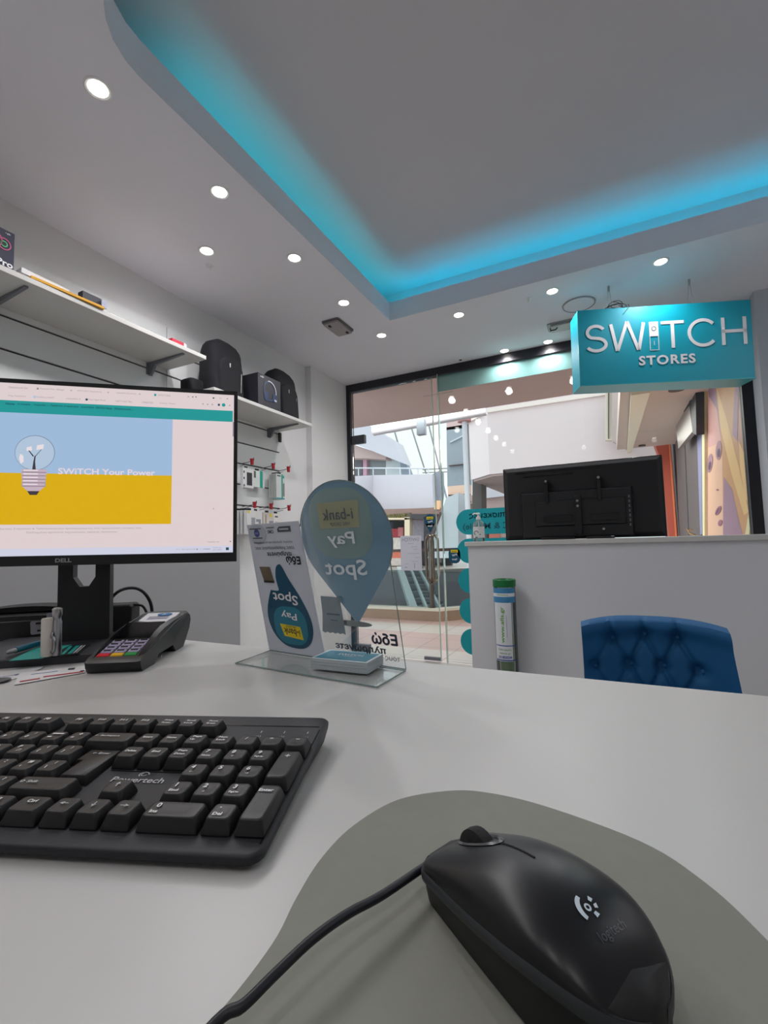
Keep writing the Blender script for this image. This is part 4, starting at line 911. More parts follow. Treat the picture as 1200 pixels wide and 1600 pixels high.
# ---- mouse pad
def smooth(P, n=6):
    out = []; N = len(P)
    for i in range(N):
        p0, p1, p2, p3 = [Vector(P[(i+k-1) % N]) for k in range(4)]
        for j in range(n):
            t = j/n; q = .5*((2*p1)+(-p0+p2)*t+(2*p0-5*p1+4*p2-p3)*t*t+(-p0+3*p1-3*p2+p3)*t**3); out.append((q.x, q.y))
    return out
padP = smooth([(-.103, .290), (-.128, .268), (-.140, .235), (-.1415, .205), (-.137, .178), (-.131, .154), (-.130, .122), (-.137, .09), (-.138, .05), (-.12, .01), (-.07, -.02), (.0, -.025), (.05, .005), (.075, .05), (.080, .10), (.074, .15), (.062, .20), (.046, .236), (.030, .262), (.005, .283), (-.045, .297), (-.08, .298)])
mb = MB()
cx, cy = -.03, .14
rings = []
for z, s_ in ((0, .997), (.0006, 1), (.0026, 1), (.0033, .995), (.0035, .988)): rings.append([(cx+(x-cx)*s_, cy+(y-cy)*s_, DESK+.0002+z) for x, y in padP])
mb.loft(rings)
o = mb.build('mouse_pad', mat('pad_cloth_grey', (138, 139, 130), .85, var=.05, scale=120, bump=.25)); tag(o, 'grey rounded cloth mouse pad under the black mouse', 'mouse pad')
PT = DESK+.0038
# ---- mouse
ms_ax = math.radians(-34.8)
mo = thing('computer_mouse', 'glossy black wired computer mouse with white logo on the grey pad', 'mouse', (-.0763, .2175, PT), ms_ax)
ML = .099
def mprof(s):
    """s 0 nose .. 1 tail: half width at ridge, base half width, ridge height, top height"""
    e = 1-((max(0, .10-s)/.10)**2)*.34
    w = (.0205+.0045*sin(min(1, s/.62)*PI/2))*e
    if s > .62: w *= math.sqrt(max(.0, 1-((s-.62)/.385)**2.6))
    h = .0155+.0230*sin(min(1, max(0, s+.02)/.62)*PI/2)**1.1
    if s < .06: h -= .0055*(1-s/.06)**1.5
    if s > .60: h *= math.sqrt(max(.03, 1-((s-.60)/.42)**2.3))
    rz = .0125+.0165*s
    if s > .7: rz *= (1-.35*((s-.7)/.3)**2)
    h = max(h, rz+.0012)
    b = w*(.88-.06*sin(PI*s))
    return w, b, rz, h
K = 40; svals = [((1-cos(PI*k/K))/2) for k in range(K+1)]
top, strip, base = [], [], []
for s in svals:
    w, b, rz, h = mprof(s); x = s*ML*.999
    w = max(w, .0012); b = max(b, .001)
    top.append([(x, w*cos(PI*i/24)*1.0 if True else 0, rz+.0014+(h-rz-.0014)*(sin(PI*i/24)**.72)) for i in range(25)])
    # ridge strip and lower shell
    strip.append([(x, sg_*yy, zz) for sg_ in (1,) for yy, zz in ((w-.0012, rz-.0030-.0012*s), (w+.0007, rz-.0022-.001*s), (w+.0010, rz+.0002), (w-.0004, rz+.0016))])
    base.append([(x, b*cos(a)*1.0, .0008) for a in (0,)]+[(x, b, .0008), (x, b+(w-b)*.45, rz*.45), (x, w-.0010, rz-.0022), (x, w-.0016, rz+.002), (x, 0, rz+.004), (x, -w+.0016, rz+.002), (x, -w+.0010, rz-.0022), (x, -b-(w-b)*.45, rz*.45), (x, -b, .0008)])
MSH = mat('mouse_gloss', (15, 16, 20), .36, var=.1, scale=30); MMT = mat('mouse_matte', (22, 23, 25), .5, var=.1, scale=80)
mt = MB().loft(top, closed=False)
for k in (0, K):    # close nose and tail of the shell
    mt.add(top[k]+[(top[k][0][0], 0, top[k][0][2])], [tuple([25]+[i, i+1]) for i in range(24)])
mt.build('top_shell', MSH, mo, sharp=70)
mbs = MB().loft(strip); mbs.loft([[(x, -y, z) for x, y, z in r] for r in strip]); 
nose = [(x, y, z) for x, y, z in strip[0]]; mbs.loft([nose, [(x, -y, z) for x, y, z in nose]])
mbs.build('side_strip', mat('strip_charcoal', (44, 47, 50), .42), mo, sharp=60)
MB().loft(base).build('lower_shell', MMT, mo, sharp=60)
def topz(x, y=0):
    w, b, rz, h = mprof(x/ML); c = max(-1, min(1, y/w)); return rz+.0014+(h-rz-.0014)*(math.sqrt(1-c*c)**.72)
# scroll wheel with bezel
sw = MB().lathe([(.010, -.0034), (.0114, -.0026), (.0117, 0), (.0114, .0026), (.010, .0034)], 0, Matrix.Translation((.0215, 0, topz(.0215)-.0072)) @ Matrix.Rotation(PI/2, 4, 'X'), 32)
sw.build('scroll_wheel', mat('wheel_rubber', (16, 16, 18), .75, bump=.4, scale=400), mo)
bz = MB(); R_ = []
for q, lift in ((1.0, .0004), (1.12, .0010), (1.28, .0004)): R_.append([(.0215+.0105*q*cos(2*PI*k/32), .0050*q*sin(2*PI*k/32), topz(.0215+.0105*q*cos(2*PI*k/32), .0050*q*sin(2*PI*k/32))+lift) for k in range(32)])
bz.loft(R_, cap=False).build('wheel_bezel', mat('bezel_grey', (70, 73, 78), .25), mo)
se = MB(); se.tube([(.034+.0016*k, 0, topz(.034+.0016*k)+.0000) for k in range(13)], .00045, n=6); se.build('button_seam', BLKM, mo)
# logo on the hump: crescent, dot, sparks and the word below it
lg = MB()
def proj(mb2, mi=0):
    for v, in [(q,) for q in mb2.v]: pass
    lg.add([(x, y, topz(x, y)+.0003+z*.0) for x, y, z in mb2.v], mb2.f, mi)
def rotp(p, a, c): return (c[0]+p[0]*cos(a)-p[1]*sin(a), c[1]+p[0]*sin(a)+p[1]*cos(a))
LC = (.0770, -.0005); LS = .62
m = MB(); n = 16
ou = [(-.0072*LS*cos(a), .0072*LS*sin(a)) for a in [(-.95+1.9*k/n) for k in range(n+1)]]; inn = [(-.0045*LS*cos(a*.96), .0056*LS*sin(a*.96)) for a in [(-.95+1.9*k/n) for k in range(n+1)]]
AL = math.radians(65); LS = .62
P1 = [rotp(p, AL, LC) for p in ou]; P2 = [rotp(p, AL, LC) for p in inn]
m.loft([[(x, y, 0) for x, y in P1], [(x, y, 0) for x, y in P2]], cap=False, closed=False); proj(m)
m = MB(); c = rotp((-.0005, 0), AL, LC)
m.loft([[(c[0]+q*cos(2*PI*k/16), c[1]+q*sin(2*PI*k/16), 0) for k in range(16)] for q in (.0019*LS, .0009*LS)], cap=False); proj(m)
for a in (50, -50, 5):
    m = MB(); aa = math.radians(a)+AL; d0, d1 = .0034*LS, .0056*LS
    c0 = (LC[0]-.0005, LC[1]); m.add([(c0[0]+d0*cos(aa)-.0004*sin(aa), c0[1]+d0*sin(aa)+.0006*cos(aa), 0), (c0[0]+d0*cos(aa)+.0006*sin(aa), c0[1]+d0*sin(aa)-.0006*cos(aa), 0), (c0[0]+d1*cos(aa)+.0006*sin(aa), c0[1]+d1*sin(aa)-.0009*cos(aa), 0), (c0[0]+d1*cos(aa)-.0009*sin(aa), c0[1]+d1*sin(aa)+.0009*cos(aa), 0)], [(0, 1, 2, 3)]); proj(m)
lg.build('logo', mat('logo_silver', (206, 220, 228), .3), mo)
lg = MB(); m = MB(); m.text('logitech', Matrix.Translation((.0840, .0015, 0)) @ Matrix.Rotation(PI/2, 4, 'Z'), w=.0120, h=.0032); proj(m); lg.build('logo_word', mat('logo_grey', (70, 72, 82), .35), mo)
# mouse cable
pts = [mo.location+Vector((cos(ms_ax)*.002, sin(ms_ax)*.002, .0075)), mo.location+Vector((-cos(ms_ax)*.004, -sin(ms_ax)*.004, .0085))]
for px, py, hz in ((600, 1397, .012), (545, 1427, .014), (490, 1466, .015), (430, 1522, .014), (380, 1571, .013), (335, 1600, .012)):
    pts.append(atz(px, py, PT+hz))
e = pts[-1]; pts += [e+Vector((-.006, -.03, -.006)), e+Vector((-.012, -.08, -.013)), e+Vector((-.02, -.14, -.0125))]
def spl(P, n=6):
    P = [Vector(p) for p in P]; out = []
    for i in range(len(P)-1):
        p0 = P[max(0, i-1)]; p1 = P[i]; p2 = P[i+1]; p3 = P[min(len(P)-1, i+2)]
        for j in range(n): t = j/n; out.append(.5*((2*p1)+(-p0+p2)*t+(2*p0-5*p1+4*p2-p3)*t*t+(-p0+3*p1-3*p2+p3)*t**3))
    return out+[P[-1]]
cb = MB().tube([p-mo.location for p in spl(pts)], .00175, n=12)
o = cb.build('cable', mat('cable_black', (26, 27, 34), .45)); o.parent = mo
o.matrix_basis = Matrix.Rotation(-ms_ax, 4, 'Z')

# ---- keyboard
KA = math.radians(19.7)
kb = thing('keyboard', 'black full size keyboard with white legends left of the mouse pad', 'keyboard', (-.168, .1917, DESK+.0005), KA)
TL_ = .074
def kz(y): return .0078+TL_*(y+.007)
cs = MB()
def shp(z, inset, y0=-.0075, y1=.1460, x0=-.437, x1=.0012, flat=None):
    P = rrect(x1-x0-2*inset, y1-y0-2*inset, .009-min(.006, inset), 5, (x0+x1)/2, (y0+y1)/2)
    return [(x, y, (z(y) if callable(z) else z)) for x, y in P]
cs.loft([shp(0, .0065), shp(.003, .004), shp(lambda y: kz(y)-.0045, .0004), shp(lambda y: kz(y)-.0012, 0), shp(lambda y: kz(y), .0012), shp(lambda y: kz(y), .0030)])
KC = mat('keyboard_case', (30, 30, 35), .55, var=.06, scale=300, bump=.12)
cs.build('case', KC, kb, sharp=50)
kt = Matrix(((1, 0, 0, 0), (0, 1, 0, 0), (0, TL_, 1, .0078+.007*TL_), (0, 0, 0, 1)))
det = MB()
det.bb((-.43, .1285, -.0001), (-.004, .1292, .00025), 1, kt); det.bb((-.0030, .002, -.0001), (-.0022, .124, .0003), 1, kt)
det.bb((-.131, .0615, -.0001), (-.078, .0620, .0003), 1, kt)
for i, x in enumerate((-.0475, -.029, -.0105)):
    det.text('↑' if 0 else 'I', kt @ Matrix.Translation((x, .1185, .0003)), w=.0006, h=.0032, mi=0); det.text(('(1)', '(A)', '(↓)')[i], kt @ Matrix.Translation((x, .1115, .0003)), w=.0042, h=.0026, mi=0)
det.text('Powertech', kt @ Matrix.Translation((-.1045, .0520, .0003)), w=.036, h=.0054, mi=0, bold=.01)
det.loft([[(-.1045+q*cos(2*PI*k/20), .0583+q*.8*sin(2*PI*k/20), .0004) for k in range(14)] for q in (.0036, .0028)], 0, kt, cap=False, closed=False)
det.loft([[(-.1045+q*cos(2*PI*k/20+2), .0583+q*.8*sin(2*PI*k/20+2), .0004) for k in range(14)] for q in (.0022, .0015)], 0, kt, cap=False, closed=False)
det.build('case_print', [mat('legend_white', (190, 190, 192), .5), BLKG], kb)
KEYM = mat('keycap', (25, 24, 25), .42, var=.08, scale=250, bump=.1); LEG = mat('key_legend', (228, 228, 228), .5)
def keycap(xr, xl, yc, rows=1, label=None, poly=None, legend=(), lx='L'):
    """one key: right cell edge xr, left cell edge xl, row centre yc"""
    g = .0009; D = .0188*rows if rows == 1 else .0188+.0193*(rows-1)
    w = xr-xl-2*g; d = D-2*g; cx = (xr+xl)/2; cy = yc
    mb = MB()
    b = rrect(w, d, .0012, 2); tw = w-.0048; td = d-.0042
    t = rrect(tw, td, .0022, 3); b = rrect(w, d, .0012, 3)
    hh = .0078
    R = [[(x, y, .0002) for x, y in b], [(x*.985, y*.985+.0001, .0015) for x, y in b], [(x, y+.0007, hh-.0010-.0) for x, y in rrect(tw+.0012, td+.001, .0024, 3)], [(x, y+.0007, hh-.0003) for x, y in rrect(tw+.0003, td+.0002, .0022, 3)], [(x*.93, y*.93+.0007, hh-.0001) for x, y in t], [(x*.55, y*.55+.0007, hh-.0006) for x, y in t]]
    mb.loft(R, 0, Matrix.Translation((0, 0, 0)))
    for (txt, dx, dy, h_, w_) in legend:
        mb.text(txt, Matrix.Translation((dx, dy+.0007, hh-.00005)), w=w_, h=h_, mi=1, bold=.03)
    o = mb.build('key', [KEYM, LEG], kb, sharp=50)
    o.matrix_basis = kt @ Matrix.Translation((cx, cy, 0))
    return o
def lg1(a, w=.0188): return [(a, -.0028 if w < .03 else -w/2+.0078, .0016, .0036, None)]
ROW = [.0140, .0333, .0526, .0719, .0912, .1165]
NP = [-.0012-.0186*k for k in range(5)]        # numpad cell edges
def key(i, j, y, rows, leg): keycap(i, j, y, rows, legend=leg)
# numpad
key(NP[0], NP[1], (ROW[0]+ROW[1])/2, 2, [('Enter', -.001, .0105, .0028, .0090)])
key(NP[0], NP[1], (ROW[2]+ROW[3])/2, 2, [('+', -.0005, .0095, .0034, .0034)])
key(NP[0], NP[1], ROW[4], 1, [('-', 0, .002, .0007, .0028)])
def two(a, b, bw=.0062): return [(a, -.0022, .0028, .0040, None), (b, -.0010, -.0030, .0022, bw if len(b) > 1 else None)]
for c, (a, b) in enumerate((('9', 'PgUp'), ('8', '↑'), ('7', 'Home'))): key(NP[c+1], NP[c+2] , ROW[3], 1, two(a, b))
for c, (a, b) in enumerate((('6', '→'), ('5', ''), ('4', '←'))): key(NP[c+1], NP[c+2], ROW[2], 1, two(a, b))
for c, (a, b) in enumerate((('3', 'PgDn'), ('2', '↓'), ('1', 'End'))): key(NP[c+1], NP[c+2], ROW[1], 1, two(a, b, .0058))
for c, a in enumerate(('*', '/')): key(NP[c+1], NP[c+2], ROW[4], 1, [(a, -.0010, .0018, .0034, None)])
key(NP[3], NP[4], ROW[4], 1, [('Num', -.0006, .003, .0024, .0066), ('Lock', -.0006, -.001, .0024, .0068)])
key(NP[1], NP[2], ROW[0], 1, [('.', -.002, .0028, .001, None), ('Del', -.0014, -.0028, .0026, .0052)])
key(NP[2], NP[4], ROW[0], 1, [('0', -.0105, .0028, .0040, None), ('Ins', -.0105, -.0028, .0026, .0045)])
NV_ = [-.0775-.0187*k for k in range(4)]
for c, (a, b) in enumerate((('Pause', 'Break'), ('Scroll', 'Lock'), ('Print', 'Screen'))): key(NV_[c], NV_[c+1], ROW[5], 1, [(a, 0, .0024, .0022, .0072), (b, 0, -.0018, .0022, .0074)])
key(NV_[0], NV_[1], ROW[4], 1, [('Page', 0, .0028, .0026, .0068), ('Up', -.0018, -.0014, .0026, .0036)]); key(NV_[1], NV_[2], ROW[4], 1, [('Home', 0, .0005, .0024, .0074)]); key(NV_[2], NV_[3], ROW[4], 1, [('Insert', 0, .0005, .0024, .0074)])
key(NV_[0], NV_[1], ROW[3], 1, [('Page', 0, .0024, .0026, .0068), ('Down', 0, -.0018, .0024, .0076)]); key(NV_[1], NV_[2], ROW[3], 1, [('End', 0, .0005, .0026, .0058)]); key(NV_[2], NV_[3], ROW[3], 1, [('Delete', 0, .0005, .0024, .008)])
AR = .0
for c, a in enumerate(('→', '↓', '←')): key(NV_[c]+AR, NV_[c+1]+AR, ROW[0], 1, [(a, -.0008, .0012, .0022 if a != '↓' else .0048, .0056 if a != '↓' else .0026)])
key(NV_[1]+AR, NV_[2]+AR, ROW[1], 1, [('↑', -.0004, .0012, .0048, .0026)])
# main block
RM, U = -.1340, .0188
def run(y, cells, x):
    for wd, leg in cells:
        keycap(x, x-wd*U, y, 1, legend=leg(wd*U) if callable(leg) else leg); x -= wd*U
    return x
def ch1(a): return [(a, -.002, .0012, .0038, None)]
def gr(a, g): return [(a, -.0024, .0026, .0034, None), (g, .0010, -.0024, .0032, None)]
def sy2(a, b): return [(a, .0008, .0028, .0018 if a in '_-' else .003, None), (b, -.0022, -.0024, .0016 if b in ",.-='" else .0034, None)]
def word(t, w_): return lambda cw: [(t, -cw/2+w_/2+.0042, .001, .0028, w_)]
x = run(ROW[5], [(1, [('F12', -.0005, .0015, .0028, .0062)]), (1, [('F11', -.0005, .0015, .0028, .0058)]), (1, [('F10', -.0005, .0015, .0028, .0062)]), (1, ch1('F9'))], RM)
x = run(ROW[5], [(1, ch1('F8')), (1, ch1('F7')), (1, ch1('F6')), (1, ch1('F5'))], x-.5*U)
x = run(ROW[5], [(1, ch1('F4')), (1, ch1('F3')), (1, ch1('F2')), (1, ch1('F1'))], x-.5*U)
run(ROW[5], [(1, [('Esc', 0, .001, .0028, .006)])], x-1*U)
run(ROW[4], [(2, word('← Backspace', .0200)), (1, sy2('+', '=')), (1, sy2('_', '-')), (1, sy2(')', '0')), (1, sy2('(', '9')), (1, sy2('*', '8')), (1, sy2('&', '7')), (1, sy2('^', '6')), (1, sy2('%', '5')), (1, sy2('$', '4')), (1, sy2('#', '3')), (1, sy2('@', '2')), (1, sy2('!', '1')), (1, sy2('~', "'"))], RM)
run(ROW[3], [(1, sy2('}', ']')), (1, sy2('{', '[')), (1, gr('P', 'Π')), (1, gr('O', 'Ο')), (1, gr('I', 'Ι')), (1, gr('U', 'Θ')), (1, gr('Y', 'Υ')), (1, gr('T', 'Τ')), (1, gr('R', 'Ρ')), (1, gr('E', 'Ε')), (1, gr('W', 'ς')), (1, gr('Q', ';')), (1.5, word('Tab', .006))], RM-1.5*U)
run(ROW[2], [(1, sy2('|', '\\')), (1, sy2('"', "'")), (1, sy2(':', ';')), (1, gr('L', 'Λ')), (1, gr('K', 'Κ')), (1, gr('J', 'Ξ')), (1, gr('H', 'Η')), (1, gr('G', 'Γ')), (1, gr('F', 'Φ')), (1, gr('D', 'Δ')), (1, gr('S', 'Σ')), (1, gr('A', 'Α')), (1.75, word('Caps Lock', .013))], RM-1.25*U)
run(ROW[1], [(2.25, word('⇧ Shift', .0125)), (1, sy2('?', '/')), (1, sy2('>', '.')), (1, sy2('<', ',')), (1, gr('M', 'Μ')), (1, gr('N', 'Ν')), (1, gr('B', 'Β')), (1, gr('V', 'Ω')), (1, gr('C', 'Ψ')), (1, gr('X', 'Χ')), (1, gr('Z', 'Ζ')), (2.75, word('⇧ Shift', .0125))], RM)
run(ROW[0], [(1.25, [('Ctrl', 0, .002, .0028, .0060)]), (1.25, [('▤', 0, .002, .0040, .0045)]), (1.25, [('Win', 0, .002, .0028, .0060)]), (1.25, [('Alt Gr', 0, .002, .0028, .0084)]), (6.0, []), (1.25, [('Alt', 0, .002, .0028, .0050)]), (1.25, [('Win', 0, .002, .0028, .006)]), (1.5, [('Ctrl', 0, .002, .0028, .0060)])], RM)
# L shaped enter key
mb = MB(); g = .0009
def Lsh(i, dy=0.0):
    xr = RM-g-i; xl0 = RM-1.5*U+g+i; xl1 = RM-1.25*U+g+i; y1 = ROW[3]+.0094-g-i*.9; y0 = ROW[2]-.0094+g+i*.9; ym = ROW[3]-.0094+g+i*.4
    return [(xr, y0+dy), (xr, y1+dy), (xl0, y1+dy), (xl0, ym+dy), (xl1, ym+dy), (xl1, y0+dy)]
mb.loft([[(x, y, .0002) for x, y in Lsh(0)], [(x, y, .0015) for x, y in Lsh(.0001)], [(x, y, .0068) for x, y in Lsh(.0019, .0007)], [(x, y, .0074) for x, y in Lsh(.0026, .0007)]])
mb.text('← Enter', Matrix.Translation((RM-.0132, ROW[3]+.0022, .00755)), w=.0135, h=.0026, mi=1, bold=.02)
o = mb.build('key', [KEYM, LEG], kb, sharp=50); o.matrix_basis = kt

# ---- monitor
mm = Vector((.774, .633, 0)).normalized(); mn = Vector((mm.y, -mm.x, 0)); rr_ = .012
mxa = Vector((mm.x*cos(rr_), mm.y*cos(rr_), -sin(rr_))); mya = Vector((mm.x*sin(rr_), mm.y*sin(rr_), cos(rr_)))
Pc = Vector((-.767, .432, Z(.1253)))
mon = thing('monitor', 'black desktop monitor showing a web page with a light bulb picture', 'monitor', (Pc.x-mn.x*.075, Pc.y-mn.y*.075, DESK+.0002), math.atan2(mm.y, mm.x))
MI = Matrix.Translation(mon.location) @ Matrix.Rotation(math.atan2(mm.y, mm.x), 4, 'Z'); MI = MI.inverted()
SC = MI @ frm(Pc, mxa, mya, mn)       # screen frame: x right, y up, z to the viewer
W2, HH = .2545, .1465
MB().loft([[(x, y, -.028) for x, y in rrect(.42, .24, .02)], [(x, y, -.012) for x, y in rrect(2*W2-.01, 2*HH-.01, .006)], [(x, y, 0) for x, y in rrect(2*W2, 2*HH, .004)]], 0, SC).build('back_cover', BLK, mon)
bzl = MB()
bt_, tp = .0155, .0065
bzl.bb((-W2, -HH, 0), (W2, -HH+bt_, .0022), 0, SC).bb((-W2, HH-tp, 0), (W2, HH, .0022), 0, SC).bb((-W2, -HH+bt_, 0), (-W2+.006, HH-tp, .0022), 0, SC).bb((W2-.006, -HH+bt_, 0), (W2, HH-tp, .0022), 0, SC)
bzl.build('bezel', BLK, mon)
mb = MB(); mb.text('DELL', SC @ Matrix.Translation((-.004, -HH+.0078, .0025)), w=.0225, h=.0062, bold=.03); mb.build('brand_logo', mat('dell_grey', (150, 150, 152), .4), mon)
# screen picture in right-edge coordinates (metres * .9405)
def q(v): return v*.9405
XR_ = W2
def SXY(x, z): return (XR_+q(x), q(z)-.1253)          # from measured offsets
scn = MB(); SCM = [screenmat('page_white', (222, 206, 208)), screenmat('page_teal', (28, 150, 148)), screenmat('page_blue', (158, 186, 218)), screenmat('page_yellow', (218, 172, 0)), screenmat('ink_dark', (24, 70, 84)), screenmat('ink_grey', (150, 140, 148)), screenmat('bulb_glass', (176, 196, 218)), screenmat('bulb_metal', (196, 176, 190)), screenmat('bulb_dark', (62, 54, 62)), screenmat('bulb_rim', (128, 146, 168)), screenmat('page_lilac', (206, 208, 226)), screenmat('text_pink', (226, 212, 220)), screenmat('bulb_hi', (232, 222, 226)), screenmat('bulb_groove', (140, 120, 134))]
def R4(x0, z0, x1, z1, mi, l=1):
    a = SXY(x0, z0); b = SXY(x1, z1); scn.add([(a[0], a[1], .0004*l), (b[0], a[1], .0004*l), (b[0], b[1], .0004*l), (a[0], b[1], .0004*l)], [(0, 1, 2, 3)], mi, SC)
def SP(P, mi, l): scn.add([SXY(x, z)+(.0004*l,) for x, z in P], [tuple(range(len(P)))], mi, SC)
def ST(t, x, z, w, h, mi, l=4, b=0): scn.text(t, SC @ Matrix.Translation(SXY(x, z)+(.0004*l,)), w=q(w), h=q(h), mi=mi, bold=b, ext=0)
xl = -W2*2/.9405+.006
ztop, zbot = (.1253+HH-tp)/.9405, (.1253-HH+bt_)/.9405
R4(xl, zbot, -.0064, ztop, 0, 1)
R4(xl, zbot, -.0064, zbot+.012, 10, 2)
R4(xl, .2320, -.0085, .2525, 1, 2)
IMR, IML = -.1105, -.428
R4(IML, .1310, IMR, .2320, 2, 2); R4(IML, .0455, IMR, .1310, 3, 2)
for k, (t, x, w) in enumerate((('Home', -.361, .013), ('Η εταιρία', -.341, .018), ('Υπηρεσίες ⌄', -.316, .022), ('Προϊόντα', -.293, .019), ('Ανακαλύψτε', -.271, .022), ('Αναπτύξτε', -.246, .020), ('SWiTCH News', -.221, .025), ('Επικοινωνία ⌄', -.189, .030))): ST(t, x, .2465-.0, w, .0040, 4, 4, .02)
for t, x, w in (('Επικοινωνία Εκτ', -.350, .028), ('Facebook Post - Manager', -.300, .036), ('WATT+VOLT Ζητούνται Σύ', -.244, .038), ('εγχειρίδιο Σύνδεσης', -.186, .032), ('SWiTCH STORES', -.125, .020)): ST(t, x, .2745, w, .0034, 5, 4)
for x in (-.322, -.272, -.215, -.165, -.085): ST('×', x, .2745, .003, .003, 5, 4)
for t, x, w in (('Υπηρ. Πωλήσεων', -.352, .026), ('Σύνδεση WATT', -.310, .026), ('εγχειρίδιο Σ', -.268, .022), ('Neon Agent Portal', -.232, .026), ('WATT+VOLT Νέο', -.190, .026), ('ΣΗΜΑΝΤΙΚΟ', -.152, .018), ('Σύνδεση - Πίνακας', -.119, .026)): ST(t, x, .2600, w, .0034, 5, 4)
def disc(x, z, r, mi, l=4, n=14, sq=1): SP([(x+r*cos(2*PI*k/n), z+r*sq*sin(2*PI*k/n)) for k in range(n)], mi, l)
disc(-.326, .2600, .0024, 6); disc(-.248, .2600, .0020, 4); disc(-.0245, .2625, .0032, 1); disc(-.322, .2745, .0018, 5)
R4(-.1415, .2725, -.1380, .2765, 1, 4)
for x in (-.060, -.052, -.044, -.014): disc(x, .2622, .0012, 5)
R4(-.0345, .2605, -.0310, .2645, 4, 3)
for x, t in ((-.042, '–'), (-.030, '☐'), (-.018, '×'), (-.072, '▾'), (-.078, '◂')): ST(t, x, .2745, .0028, .0024, 4, 4)
R4(-.0085, .205, -.0064, .2320, 5, 2)
ST('SWiTCH Your Power', -.2125, .1352, .150, .0105, 11, 4, .02)
ST('Services, Ενεργειών & Τηλεπικοινωνιών προσαρμοσμένες στις πραγματικές ανάγκες σας.', -.262, .0385, .212, .0038, 5, 4)
ST('Επιλεγμένα προϊόντα τεχνολογίας υψηλής ποιότητας.', -.262, .0322, .136, .0038, 5, 4)
ST('Customer care', -.040, .0135, .020, .0028, 5, 4); disc(-.011, .0135, .0010, 4)
ST('9°C  Ηλιοφάνεια', -.086, .0006, .030, .0030, 5, 4); ST('^ ◐ ▭ ◁ ENG', -.058, .0006, .026, .0028, 4, 4); ST('10:02 πμ', -.033, .0026, .014, .0024, 5, 4); ST('22/1/2023', -.033, -.0010, .015, .0024, 5, 4); R4(-.0185, -.002, -.0135, .003, 4, 3)
ST('▲', -.0400, .073, .002, .003, 5, 4)
# bulb picture
bx, bz_ = -.3225, .1655
disc(bx, bz_, .0295, 9, 3, 40); disc(bx, bz_-.0003, .0284, 6, 4, 40)
SP([(bx-.0195, .146), (bx-.0225, .155), (bx-.021, .163), (bx-.0165, .160), (bx-.0155, .150)], 12, 5)
SP([(bx+.002, .170), (bx+.012, .172), (bx+.013, .180), (bx+.003, .178)], 12, 5); SP([(bx-.012, .168), (bx-.004, .169), (bx-.005, .176), (bx-.012, .174)], 12, 5)
SP([(bx-.0026, .137), (bx+.0026, .137), (bx+.0012, .150), (bx+.0018, .160), (bx, .160), (bx-.0014, .150)], 8, 6)
SP([(bx+.001, .158), (bx+.010, .1705), (bx+.0094, .171), (bx+.0004, .159)], 8, 6); SP([(bx-.002, .158), (bx-.009, .168), (bx-.008, .169), (bx-.001, .160)], 8, 6)
for k in range(5):
    z1 = .1375-.0058*k; R4(bx-.0185+.0005*k, z1-.0046, bx+.0185-.0005*k, z1, 7, 5); R4(bx-.0178+.0005*k, z1-.0058, bx+.0178-.0005*k, z1-.0044, 13, 5); R4(bx-.0150, z1-.0030, bx+.0060, z1-.0012, 12, 6)
R4(bx-.0172, .1085, bx+.0172, .1380, 9, 4)
SP([(bx-.016, .1085), (bx+.016, .1085), (bx+.009, .1010), (bx-.009, .1010)], 7, 5); SP([(bx-.009, .1010), (bx+.009, .1010), (bx+.005, .0945), (bx-.005, .0945)], 8, 5)
scn.build('screen', SCM, mon, sharp=10)
# neck with cable hole, base plate
Nw = .0395; zb2 = .012; ztn = .155
NK = mat('monitor_neck', (22, 22, 25), .5)
nmb = MB()
hx, hz0, hz1 = .017, .106, .135
for a, b in (((-Nw, zb2), (Nw, hz0-.004)), ((-Nw, hz0-.004), (-hx, ztn+.04)), ((hx, hz0-.004), (Nw, ztn+.04)), ((-hx, ztn+.01), (hx, ztn+.04))): nmb.bb((a[0], -.008, a[1]), (b[0], .010, b[1]))
nmb.loft([[(-hx, y, hz0+.012), (-hx, y, hz0-.004), (-hx+.010, y, hz0-.004)] for y in (-.008, .010)]); nmb.loft([[(hx, y, hz0+.012), (hx-.010, y, hz0-.004), (hx, y, hz0-.004)] for y in (-.008, .010)])
nmb.build('neck', NK, mon, M=Matrix.Translation((.0, -.004, 0)))
MB().bb((-.05, -.05, .165), (.05, -.012, .24)).build('mount', NK, mon)
MB().prism(rrect(.225, .185, .008, 4, -.03, -.035), 0, .0125, ch=.003).build('base', mat('base_grey', (50, 50, 55), .45), mon)

# ---- card terminal
ta = math.atan2(.5, .866)
tm = thing('card_terminal', 'black card payment terminal with red, yellow and green keys beside the monitor', 'card terminal', (-.600, .3965, DESK+.0004), ta); tm.scale = (.88, .93, .88)
prof_ = [(.004, 0), (-.001, .006), (-.003, .016), (.004, .021), (.05, .033), (.085, .0425), (.12, .052), (.17, .0625), (.188, .0635), (.200, .056), (.203, .046), (.196, .030), (.180, .012), (.165, .0), (.130, .0), (.118, .012), (.06, .010), (.045, .0)]
mb = MB(); rings = []
for x, s_ in ((-.0405, .90), (-.0385, .97), (-.034, 1), (.034, 1), (.0385, .97), (.0405, .90)):
    cy_, cz_ = .10, .028
    rings.append([(x, cy_+(y-cy_)*(.985 if s_ < 1 else 1), max(0, cz_+(z-cz_)*s_) if z > .001 else (0 if s_ >= .9 else .003)) for y, z in prof_])
mb.loft(rings); mb.build('body', mat('terminal_black', (24, 25, 27), .38, var=.1, scale=200), tm, sharp=40)
def tpt(y):
    a = [(.004, .021), (.05, .033), (.085, .0425), (.12, .052), (.17, .0625)]
    for (y0, z0), (y1, z1) in zip(a, a[1:]):
        if y <= y1: return z0+(z1-z0)*(y-y0)/(y1-y0)
    return .0625
